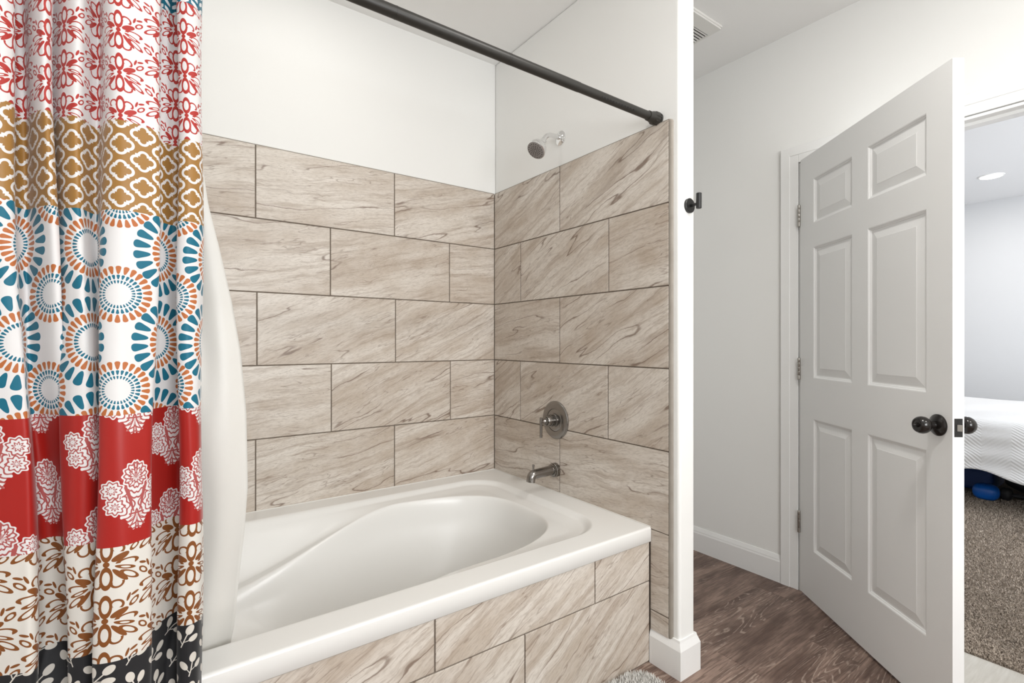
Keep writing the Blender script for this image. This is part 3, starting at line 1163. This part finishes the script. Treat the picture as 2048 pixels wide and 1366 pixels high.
def build_curtain():
    lo = np.array([(px_to_x(x, y), y) for x, y in FOLD_LOW])
    hi = np.array([(px_to_x(x, y), y) for x, y in FOLD_TOP])
    cl, ch = catmull(lo, 12), catmull(hi, 12)
    mid = (cl + ch) / 2
    seg = np.hypot(*np.diff(mid, axis=0).T)
    # cloth runs a little fuller than the mean plan because the folds are drawn smooth
    u = np.concatenate([[0], np.cumsum(seg)])
    u = u - u[18 * 12]
    rows, mats = [], []
    for bi, (z0, z1, mt) in enumerate(reversed(BANDS)):
        n = max(4, int((z1 - z0) / 0.022))
        for k in range(n):
            rows.append(z0 + (z1 - z0) * k / n)
            mats.append(len(BANDS) - 1 - bi)
    rows.append(BANDS[0][1])
    nu = len(u)
    verts, uvs = [], []
    for z in rows:
        t = np.clip((z - 0.62) / (1.75 - 0.62), 0, 1)
        t = t * t * (3 - 2 * t)
        P = cl * (1 - t) + ch * t
        P = P.copy()
        g = np.clip((z - 1.92) / 0.12, 0, 1)
        P[:, 1] = P[:, 1] * (1 - 0.55 * g) + 1.206 * 0.55 * g
        P[:, 0] += 0.0025 * np.sin(z * 9 + u * 25) * (1 - g)
        P[:, 1] += 0.003 * np.sin(z * 6.3 + u * 17) * (1 - g)
        # lower edge flares out in front of the tub deck
        P[:, 1] = np.minimum(P[:, 1], 1.2335 + 0.030 * float(np.clip((z - 0.56) / 0.12, 0, 1)))
        ur = np.concatenate([[0], np.cumsum(np.hypot(*np.diff(P, axis=0).T))])
        ur = (ur - ur[18 * 12]) * 0.6 + u * 0.4
        for i in range(nu):
            verts.append((P[i, 0], P[i, 1], z))
            uvs.append((ur[i], z))
    faces, fm = [], []
    for r in range(len(rows) - 1):
        for i in range(nu - 1):
            faces.append((r * nu + i, r * nu + i + 1, (r + 1) * nu + i + 1, (r + 1) * nu + i))
            fm.append(mats[r])
    me = mesh_from('cloth', verts, faces, True)
    uvl = me.uv_layers.new(name='UVMap')
    li = np.empty(len(me.loops), np.int32)
    me.loops.foreach_get('vertex_index', li)
    uvl.data.foreach_set('uv', np.array(uvs)[li].astype(np.float32).reshape(-1))
    for _, _, mt in BANDS:
        me.materials.append(mt)
    me.polygons.foreach_set('material_index', np.array(fm, np.int32))
    return me


cur = link('shower_curtain', build_curtain())
tag(cur, 'patchwork patterned fabric shower curtain in red, ochre, teal, white and black bands', 'curtain')
sol = cur.modifiers.new('thickness', 'SOLIDIFY')
sol.thickness = 0.0008
sol.offset = 0

# liner hanging inside the tub
LINER_EDGE = [(2.05, 396), (1.95, 396), (1.64, 402), (1.54, 416), (1.44, 440), (1.32, 465), (1.20, 483), (1.06, 493), (0.88, 495), (0.78, 489), (0.66, 478), (0.54, 470), (0.46, 458), (0.36, 446), (0.30, 444)]


def build_liner():
    zs = np.linspace(0.452, 2.05, 84)
    ez = np.array([e[0] for e in LINER_EDGE][::-1])
    ex = np.array([e[1] for e in LINER_EDGE][::-1], float)
    nu = 70
    verts = []
    for z in zs:
        g = np.clip((z - 1.3) / 0.75, 0, 1)
        Yb = 1.342 + 0.050 * np.clip((0.60 - z) / 0.148, 0, 1)
        Yb = Yb * (1 - g) + 1.290 * g
        xr = px_to_x(np.interp(z, ez, ex), Yb)
        for i in range(nu):
            s = i / (nu - 1)
            x = XTL + 0.02 + (xr - XTL - 0.02) * s
            amp = 0.012 * (1 - 0.4 * g)
            yy = Yb + amp * math.sin(s * 26 + 1.2 * math.sin(z * 3)) * (1 - s * 0.55)
            yy += 0.010 * math.sin(z * 7 + s * 5) * s + 0.005 * math.exp(-((s - 0.82) / 0.05) ** 2) * math.sin(z * 11)
            verts.append((x, yy, z))
    faces = []
    for r in range(len(zs) - 1):
        for i in range(nu - 1):
            faces.append((r * nu + i, r * nu + i + 1, (r + 1) * nu + i + 1, (r + 1) * nu + i))
    return mesh_from('liner', verts, faces, True)


ln = link('curtain_liner', build_liner(), M['liner'])
tag(ln, 'plain white vinyl curtain liner hanging inside the tub', 'liner')
sol = ln.modifiers.new('thickness', 'SOLIDIFY')
sol.thickness = 0.0006
sol.offset = 0

# ------------------------------------------------------------------ robe hook on the partition end
hk = pix_on(1, Y_END, 1377, 412)
hook = thing('robe_hook', (hk.x, Y_END, hk.z), 'matt black robe hook on the end of the partition', 'hook')
lathe('rose', (hk.x, Y_END, hk.z), (0, -1, 0), [(-0.001, 0.027), (0.008, 0.027), (0.0095, 0.0255), (0.0098, 0.0)], M['black'], hook, 40)
lathe('post', (hk.x, Y_END, hk.z), (0, -1, 0), [(0.009, 0.0065), (0.026, 0.0062), (0.0265, 0.0052), (0.036, 0.0052)], M['black'], hook, 24)
lathe('peg', (hk.x, Y_END - 0.043, hk.z - 0.018), (0, 0, 1), [(0, 0.0085), (0.001, 0.0098), (0.055, 0.0098), (0.056, 0.0085)], M['black'], hook, 28)

# ------------------------------------------------------------------ baseboards
BB = [(0, 0), (0.015, 0), (0.015, 0.105), (0.0125, 0.112), (0.0115, 0.118), (0.006, 0.132), (0.004, 0.137), (0, 0.137)]
def baseboard(name, p0, p1, out, label):
    o = extrude_profile(name, BB, p0, p1, out, M['trim'])
    return tag(o, label, 'baseboard', kind='structure')
baseboard('baseboard_door', (XF, 1.256, 0), (XF, YW, 0), (-1, 0, 0), 'white baseboard below the wall beside the door casing')
def sweep(name, prof, path, mat):
    """path: plan points with the outward mitre vector for a unit of board thickness"""
    n = len(prof)
    vs = [(p[0] + m_[0] * d, p[1] + m_[1] * d, h) for p, m_ in path for d, h in prof]
    fs = []
    for L in range(len(path) - 1):
        for i in range(n):
            j = (i + 1) % n
            fs.append((L * n + i, L * n + j, (L + 1) * n + j, (L + 1) * n + i))
    fs += [tuple(range(n))[::-1], tuple((len(path) - 1) * n + i for i in range(n))]
    me = mesh_from(name, vs, fs)
    bm = bmesh.new()
    bm.from_mesh(me)
    return link(name, bm_mesh(name, bm), mat)


BP = [(-0.003, 0), (0.015, 0), (0.015, 0.104), (0.0130, 0.110), (0.0060, 0.129), (0.0045, 0.137), (-0.003, 0.137)]
bwrap = sweep('baseboard_partition', BP, [((XT + 0.010, 1.2425), (-1, 0)), ((XT + 0.010, Y_END), (-1, -1)), ((X_END, Y_END), (1, -1)), ((X_END, YW), (1, 0))], M['trim'])
tag(bwrap, 'white baseboard wrapped round the foot of the partition', 'baseboard', kind='structure')
baseboard('baseboard_front', (XL, YF, 0), (XF, YF, 0), (0, 1, 0), 'white baseboard below the bathroom wall facing the tub')
baseboard('baseboard_left', (XL, YF, 0), (XL, Y_END, 0), (1, 0, 0), 'white baseboard below the plain bathroom side wall')
baseboard('baseboard_bedroom', (XB, -3, 0), (XB, 3, 0), (-1, 0, 0), 'white baseboard behind the bed')

# ------------------------------------------------------------------ door casing, jamb
CX = XF - 0.017
def casing_board(name, y0, y1, z0, z1, parent, vertical, inner_first):
    """flat board with a stepped back band"""
    bm = bmesh.new()
    bm_box(bm, (CX, y0, z0), (XF + 0.001, y1, z1), 0.002, 2)
    o = link(name, bm_mesh(name, bm), M['trim'], parent)
    return o
tr1 = casing_board('trim_1', 1.172, 1.257, 0.0, 2.196, None, True, True)
tag(tr1, 'white casing board on the hinge side of the doorway', 'casing', kind='structure')
tr2 = casing_board('trim_2', 0.168, 1.172, 2.111, 2.196, None, False, True)
tag(tr2, 'white casing board over the doorway', 'casing', kind='structure')
tr3 = casing_board('trim_3', 0.168, 0.252, 0.0, 2.111, None, True, True)
tag(tr3, 'white casing board on the latch side of the doorway', 'casing', kind='structure')
box('moulding', (CX - 0.003, 1.212, 0), (CX + 0.001, 1.2555, 2.1945), M['trim'], tr1, 0.0015, 2)
box('moulding', (CX - 0.003, 0.170, 2.151), (CX + 0.001, 1.212, 2.1945), M['trim'], tr2, 0.0015, 2)
box('moulding', (CX - 0.003, 0.1695, 0), (CX + 0.001, 0.212, 2.151), M['trim'], tr3, 0.0015, 2)
jamb = boxes('trim_4', [((XF - 0.012, 1.152, 0), (XF + 0.115, DY1 + 0.001, DZ)), ((XF - 0.012, DY0 - 0.001, 0), (XF + 0.115, 0.269, DZ)),
                        ((XF - 0.012, 0.269, 2.096), (XF + 0.115, 1.152, DZ + 0.001))], M['trim'])
tag(jamb, 'white jamb lining the doorway', 'jamb', kind='structure')
boxes('door_stop', [((XF + 0.030, 1.140, 0), (XF + 0.066, 1.153, 2.085)), ((XF + 0.030, 0.268, 0), (XF + 0.066, 0.281, 2.085)),
                    ((XF + 0.030, 0.268, 2.084), (XF + 0.066, 1.153, 2.097))], M['trim'], jamb)
tr5 = boxes('trim_5', [((XF + 0.109, 1.16, 0), (XF + 0.125, 1.25, 2.19)), ((XF + 0.109, 0.17, 0), (XF + 0.125, 0.262, 2.19)), ((XF + 0.109, 0.262, 2.10), (XF + 0.125, 1.16, 2.19))], M['trim'])
tag(tr5, 'white casing round the bedroom side of the doorway', 'casing', kind='structure')

# ------------------------------------------------------------------ door leaf with six panels
HX, HY = 2.573, 1.155
DA = math.atan2(0.459 - HY, 2.028 - HX)
DW, DT, DB, DTOP = 0.884, 0.035, 0.012, 2.112
cols = [(0.113, 0.394), (0.490, 0.781)]
rws = [(0.245, 0.866), (1.056, 1.668), (1.780, 1.988)]
bm = bmesh.new()
# outline with panel openings on both faces
bm_box(bm, (0.002, 0, DB), (cols[0][0], DT, DTOP))
bm_box(bm, (cols[0][1], 0, DB), (cols[1][0], DT, DTOP))
bm_box(bm, (cols[1][1], 0, DB), (DW, DT, DTOP))
for c0, c1 in cols:
    zz = [DB] + [q for r in rws for q in r] + [DTOP]
    for k in range(0, len(zz), 2):
        bm_box(bm, (c0, 0, zz[k]), (c1, DT, zz[k + 1]))
door = link('door_1', bm_mesh('door_1', bm), M['door'])
door.location = (HX, HY, 0)
door.rotation_euler = (0, 0, DA)
tag(door, 'white six-panel door standing half open into the bathroom', 'door', kind='structure')


def dchild(o, parent):
    o.parent = parent
    o.matrix_parent_inverse = Matrix()
    return o


def panel_mesh(w_, h_):
    prof = [(0.0, 0.0003), (0.003, 0.0010), (0.007, 0.0048), (0.009, 0.0052), (0.012, 0.0085), (0.016, 0.0092), (0.020, 0.0085), (0.046, 0.0030), (0.048, 0.0022)]
    vs, fs = [], []
    for side in (0, 1):
        for ins, dep in prof:
            yy = dep if side == 0 else DT - dep
            for sx_, sz_ in ((0, 0), (1, 0), (1, 1), (0, 1)):
                vs.append((ins if sx_ == 0 else w_ - ins, yy, ins if sz_ == 0 else h_ - ins))
        b0 = side * len(prof) * 4
        for i in range(len(prof) - 1):
            for k in range(4):
                k2 = (k + 1) % 4
                f = (b0 + i * 4 + k, b0 + i * 4 + k2, b0 + i * 4 + 4 + k2, b0 + i * 4 + 4 + k)
                fs.append(f if side == 0 else f[::-1])
        e = b0 + (len(prof) - 1) * 4
        fs.append((e, e + 1, e + 2, e + 3) if side == 0 else (e + 3, e + 2, e + 1, e))
    return mesh_from('panel', vs, fs)


for c0, c1 in cols:
    for z0, z1 in rws:
        o = dchild(link('panel', panel_mesh(c1 - c0, z1 - z0), M['door']), door)
        o.location = (c0, 0, z0)
# knobs
KS, KZ = 0.830, 0.957
for sgn, y0 in ((-1, 0.0), (1, DT)):
    kn = dchild(lathe('door_knob', (0, 0, 0), (0, sgn, 0), [(0.012, 0.013), (0.022, 0.0115), (0.030, 0.0125), (0.034, 0.0180), (0.038, 0.0235), (0.044, 0.0268), (0.052, 0.0280), (0.060, 0.0268), (0.066, 0.0235), (0.0685, 0.0215), (0.0690, 0.0175), (0.0675, 0.0165), (0.0675, 0.0)], M['knob'], None, 40), door)
    kn.location = (KS, y0, KZ)
    rs = dchild(lathe('rose', (0, 0, 0), (0, sgn, 0), [(0, 0.0350), (0.004, 0.0350), (0.006, 0.0335), (0.011, 0.024), (0.015, 0.0145), (0.016, 0.010)], M['knob'], None, 40), kn)
    if sgn < 0:
        tb = dchild(lathe('turn_button', (0, 0, 0), (0, -1, 0), [(0.0670, 0.0075), (0.0720, 0.0075), (0.0725, 0.0040), (0.0800, 0.0030), (0.0805, 0.0)], M['knob'], None, 20), kn)
lp = dchild(box('latch_plate', (DW - 0.0008, 0.005, KZ - 0.029), (DW + 0.0012, 0.030, KZ + 0.029), M['black'], None, 0.0004, 1), door)
bm = bmesh.new()
vv = [bm.verts.new(p) for p in ((DW, 0.012, KZ - 0.010), (DW, 0.024, KZ - 0.010), (DW + 0.011, 0.0225, KZ - 0.010), (DW + 0.003, 0.012, KZ - 0.010),
                                (DW, 0.012, KZ + 0.010), (DW, 0.024, KZ + 0.010), (DW + 0.011, 0.0225, KZ + 0.010), (DW + 0.003, 0.012, KZ + 0.010))]
for f in ((0, 1, 2, 3), (4, 5, 6, 7), (0, 1, 5, 4), (1, 2, 6, 5), (2, 3, 7, 6), (3, 0, 4, 7)):
    bm.faces.new([vv[i] for i in f])
dchild(link('latch_bolt', bm_mesh('latch_bolt', bm), M['hinge']), lp)
for zc in (1.843, 1.094, 0.347):
    h = dchild(lathe('hinge', (0, 0, 0), (0, 0, 1), [(-0.054, 0.003), (-0.0525, 0.0062), (-0.050, 0.0066), (-0.0325, 0.0066), (-0.032, 0.0056), (-0.0312, 0.0066), (-0.0105, 0.0066), (-0.010, 0.0056), (-0.0092, 0.0066),
                                                      (0.0095, 0.0066), (0.010, 0.0056), (0.0108, 0.0066), (0.0315, 0.0066), (0.032, 0.0056), (0.0328, 0.0066), (0.050, 0.0066), (0.0525, 0.0062), (0.054, 0.003)], M['hinge'], None, 20, sharp=60), door)
    h.location = (-0.003, -0.005, zc)
    dchild(box('hinge_leaf', (0.003, 0.004, -0.05), (0.0055, 0.034, 0.05), M['hinge']), h)

# ------------------------------------------------------------------ ceiling exhaust fan grille
fan = thing('exhaust_fan', (2.13, 1.52, CEIL), 'white square exhaust fan grille on the ceiling by the partition', 'fan')
fx0, fx1, fy0, fy1 = 1.995, 2.265, 1.385, 1.655
bm = bmesh.new()
gx0, gx1, gy0, gy1 = fx0 + 0.02, fx1 - 0.012, fy0 + 0.064, fy1 - 0.064
for lo, hi in (((fx0, fy0), (fx1, gy0)), ((fx0, gy1), (fx1, fy1)), ((fx0, gy0), (gx0, gy1)), ((gx1, gy0), (fx1, gy1))):
    bm_box(bm, (lo[0], lo[1], CEIL - 0.018), (hi[0], hi[1], CEIL + 0.001))
link('cover', bm_mesh('cover', bm), M['vent'], fan)
box('rim', (fx0 - 0.002, fy0 - 0.006, CEIL - 0.010), (fx1 + 0.002, fy1 + 0.006, CEIL + 0.0005), M['vent'], fan, 0.003, 2)
box('duct_shade', (gx0, gy0, CEIL - 0.0125), (gx1, gy1, CEIL - 0.0105), M['rubber_and_shade'], fan)  # flat black plate, painted shade of the opening behind the slats
n = 9
for k in range(n):
    yy = gy0 + (gy1 - gy0) * (k + 0.5) / n
    box('slat', (gx0 - 0.001, yy - 0.0030, CEIL - 0.018), (gx1 + 0.001, yy + 0.0030, CEIL - 0.0118), M['vent'], fan)

# ------------------------------------------------------------------ recessed ceiling lights
def downlight(x, y, label, group=None):
    t = thing('recessed_light', (x, y, CEIL), label, 'light', group)
    lathe('trim_ring', (x, y, CEIL), (0, 0, -1), [(-0.001, 0.095), (0.004, 0.094), (0.007, 0.088), (0.007, 0.078)], M['trim'], t, 40)
    lathe('lens', (x, y, CEIL), (0, 0, -1), [(0.0, 0.079), (0.0095, 0.078), (0.0100, 0.0)], M['lens'], t, 40)
    return t


for (x, y), lb in zip(BATH_LAMPS, ('round recessed light in the bathroom ceiling in front of the tub', 'round recessed light in the bathroom ceiling beside the window')):
    downlight(x, y, lb)
downlight(TUB_LAMP[0], TUB_LAMP[1], 'round recessed light in the ceiling over the tub')
downlight(BED_LAMP[0], BED_LAMP[1], 'round recessed light in the bedroom ceiling over the bed')

# ------------------------------------------------------------------ bath rug
RX0, RX1, RY0, RY1, RR = 0.62, 1.475, 0.66, 1.2345, 0.075
rug = thing('bath_rug', ((RX0 + RX1) / 2, (RY0 + RY1) / 2, 0), 'white shaggy bath rug with rounded corners in front of the tub', 'rug')


def rr_sd(x, y, inset=0.0):
    cx, cy_ = (RX0 + RX1) / 2, (RY0 + RY1) / 2
    qx, qy = np.abs(x - cx) - ((RX1 - RX0) / 2 - inset - RR), np.abs(y - cy_) - ((RY1 - RY0) / 2 - inset - RR)
    return np.hypot(np.maximum(qx, 0), np.maximum(qy, 0)) + np.minimum(np.maximum(qx, qy), 0) - RR


outl = []
for cx, cy_, a0 in ((RX1 - RR, RY1 - RR, 0), (RX0 + RR, RY1 - RR, 90), (RX0 + RR, RY0 + RR, 180), (RX1 - RR, RY0 + RR, 270)):
    for k in range(9):
        a = R(a0 + 90 * k / 8)
        outl.append((cx + math.cos(a) * (RR - 0.006), cy_ + math.sin(a) * (RR - 0.006)))
n = len(outl)
vs = [(x, y, 0.0) for x, y in outl] + [(x, y, 0.010) for x, y in outl]
fs = [tuple(range(n))[::-1], tuple(range(n, 2 * n))] + [(i, (i + 1) % n, n + (i + 1) % n, n + i) for i in range(n)]
link('backing', mesh_from('backing', vs, fs), M['shag'], rug)
P = np.stack([rng.uniform(RX0, RX1, 52000), rng.uniform(RY0, RY1, 52000)], 1)
P = P[rr_sd(P[:, 0], P[:, 1], 0.006) < 0]
blades('pile', P, 0.006, 0.024, 0.004, 0.008, M['shag'], rug)

# ------------------------------------------------------------------ bedroom: bed, spread and what lies under it
BX0, BX1, BY0, BY1 = 4.86, 6.76, -0.75, 2.0
bed = thing('bed', ((BX0 + BX1) / 2, (BY0 + BY1) / 2, 0), 'bed under the white spread seen through the doorway', 'bed')
box('mattress', (BX0 + 0.05, BY0 + 0.05, 0.36), (BX1 - 0.05, BY1 - 0.05, 0.645), M['shag'], bed, 0.05, 3)
box('bed_frame', (BX0 + 0.08, BY0 + 0.06, 0.29), (BX1 - 0.06, BY1 - 0.06, 0.365), M['wood'], bed, 0.01, 2)
for x in (BX0 + 0.30, BX1 - 0.16):
    for y in (BY0 + 0.12, BY1 - 0.18):
        box('leg', (x, y, 0.0), (x + 0.07, y + 0.07, 0.30), M['wood'], bed, 0.006, 2)


def spread_mesh():
    """cloth over the bed: flat top, rounded shoulder, side drop with a wavy hem on both long sides"""
    prof = []
    for t in np.linspace(0, 1, 22):                    # front drop, from the hem up
        prof.append((BX0 - 0.012 - 0.03 * (1 - t), ('h', t)))
    for k in range(1, 9):
        a = R(90 * k / 8)
        prof.append((BX0 - 0.012 + 0.07 * (1 - math.cos(a)), ('z', 0.59 + 0.07 * math.sin(a))))
    for t in np.linspace(0.02, 1, 40):
        prof.append((BX0 + 0.058 + (BX1 - BX0 - 0.11) * t, ('z', 0.66 + 0.006 * math.sin(t * 9))))
    for k in range(1, 7):
        a = R(90 * k / 6)
        prof.append((BX1 - 0.052 + 0.06 * math.sin(a), ('z', 0.60 + 0.06 * math.cos(a))))
    for t in np.linspace(0.1, 1, 8):
        prof.append((BX1 + 0.008 + 0.02 * t, ('z', 0.60 - 0.3 * t)))
    ys = np.linspace(BY0 - 0.01, BY1 + 0.01, 170)
    vs = []
    for x, (k, q) in prof:
        for y in ys:
            if k == 'h':
                hem = 0.275 + 0.020 * math.sin(y * 7.3 + 0.6) + 0.012 * math.sin(y * 15.1)
                z = hem + (0.59 - hem) * q
                xx = x - 0.022 * (1 - q) * math.sin(y * 11 + 0.7 * math.sin(q * 4)) + 0.006 * math.sin(q * 14 + y * 6)
            else:
                z = q + 0.004 * math.sin(y * 8 + x * 5)
                xx = x
            vs.append((xx, y, z))
    ny = len(ys)
    fs = [(i * ny + j, i * ny + j + 1, (i + 1) * ny + j + 1, (i + 1) * ny + j) for i in range(len(prof) - 1) for j in range(ny - 1)]
    return mesh_from('bedspread', vs, fs, True)


spd = link('bedspread', spread_mesh(), M['spread'])
tag(spd, 'white ribbed bedspread draped over the bed', 'bedspread')
sol = spd.modifiers.new('thickness', 'SOLIDIFY')
sol.thickness = 0.004

ball = pix_on(2, 0.055, 1972, 986)
verts_b = bmesh.new()
bmesh.ops.create_uvsphere(verts_b, u_segments=32, v_segments=20, radius=1.0)
for v in verts_b.verts:
    x, y, z = v.co
    k = 1 / max(1e-6, (abs(x) ** 2.6 + abs(y) ** 2.6 + abs(z) ** 2.6) ** (1 / 2.6))
    v.co = Vector((x * 0.07 * k + ball.x, y * 0.078 * k + ball.y, 0.004 + 0.062 + z * 0.062 * k))
o = link('ball', bm_mesh('ball', verts_b, True), M['blue'])
tag(o, 'small bright blue squashed ball on the carpet under the bed', 'ball')
bn = Vector((ball.x + 0.20, ball.y + 0.08, 0))
bin_ = thing('storage_bin', (bn.x + 0.25, bn.y + 0.1, 0.004), 'dark blue storage bin pushed under the bed', 'bin')
box('tub', (bn.x + 0.06, bn.y - 0.07, 0.004), (bn.x + 0.5, bn.y + 0.42, 0.185), M['darkblue'], bin_, 0.03, 3)
box('lid', (bn.x + 0.05, bn.y - 0.08, 0.185), (bn.x + 0.51, bn.y + 0.43, 0.215), M['darkblue'], bin_, 0.006, 2)


def pillow_blob(name, c, r, mat, p=2.6, wob=0.0):
    bm = bmesh.new()
    bmesh.ops.create_uvsphere(bm, u_segments=36, v_segments=22, radius=1.0)
    for v in bm.verts:
        x, y, z = v.co
        k = 1 / max(1e-6, (abs(x) ** p + abs(y) ** p + abs(z) ** p) ** (1 / p))
        q = 1 + wob * math.sin(x * 9 + y * 7) * math.cos(z * 6)
        v.co = Vector((c[0] + x * r[0] * k * q, c[1] + y * r[1] * k * q, c[2] + z * r[2] * k * q))
    return link(name, bm_mesh(name, bm, True), mat)


o = pillow_blob('folded_blanket', (bn.x + 0.24, bn.y + 0.14, 0.2395), (0.20, 0.20, 0.024), M['redcloth'], 3.5, 0.02)
tag(o, 'folded reddish patterned blanket lying on the blue storage bin', 'blanket')
bg = pix_on(2, 0.13, 2040, 975)
o = pillow_blob('duffel_bag', (bg.x + 0.42, bn.y - 0.09 - 0.42, 0.128), (0.22, 0.40, 0.124), M['nylon'], 3.0, 0.03)
tag(o, 'black duffel bag lying under the bed', 'bag')
db = pix_on(2, 0.045, 2012, 990)
dumb = thing('dumbbell', (db.x, db.y, 0.004), 'black dumbbell with round heads on the carpet under the bed', 'dumbbell')
for dy in (0.0, -0.32):
    lathe('head', (db.x, db.y + dy - 0.035, 0.052), (0, 1, 0), [(0.0, 0.030), (0.008, 0.042), (0.020, 0.048), (0.050, 0.048), (0.062, 0.042), (0.070, 0.030)], M['nylon'], dumb, 28)
lathe('bar', (db.x, db.y - 0.32, 0.052), (0, 1, 0), [(0, 0.014), (0.32, 0.014)], M['nylon'], dumb, 20)
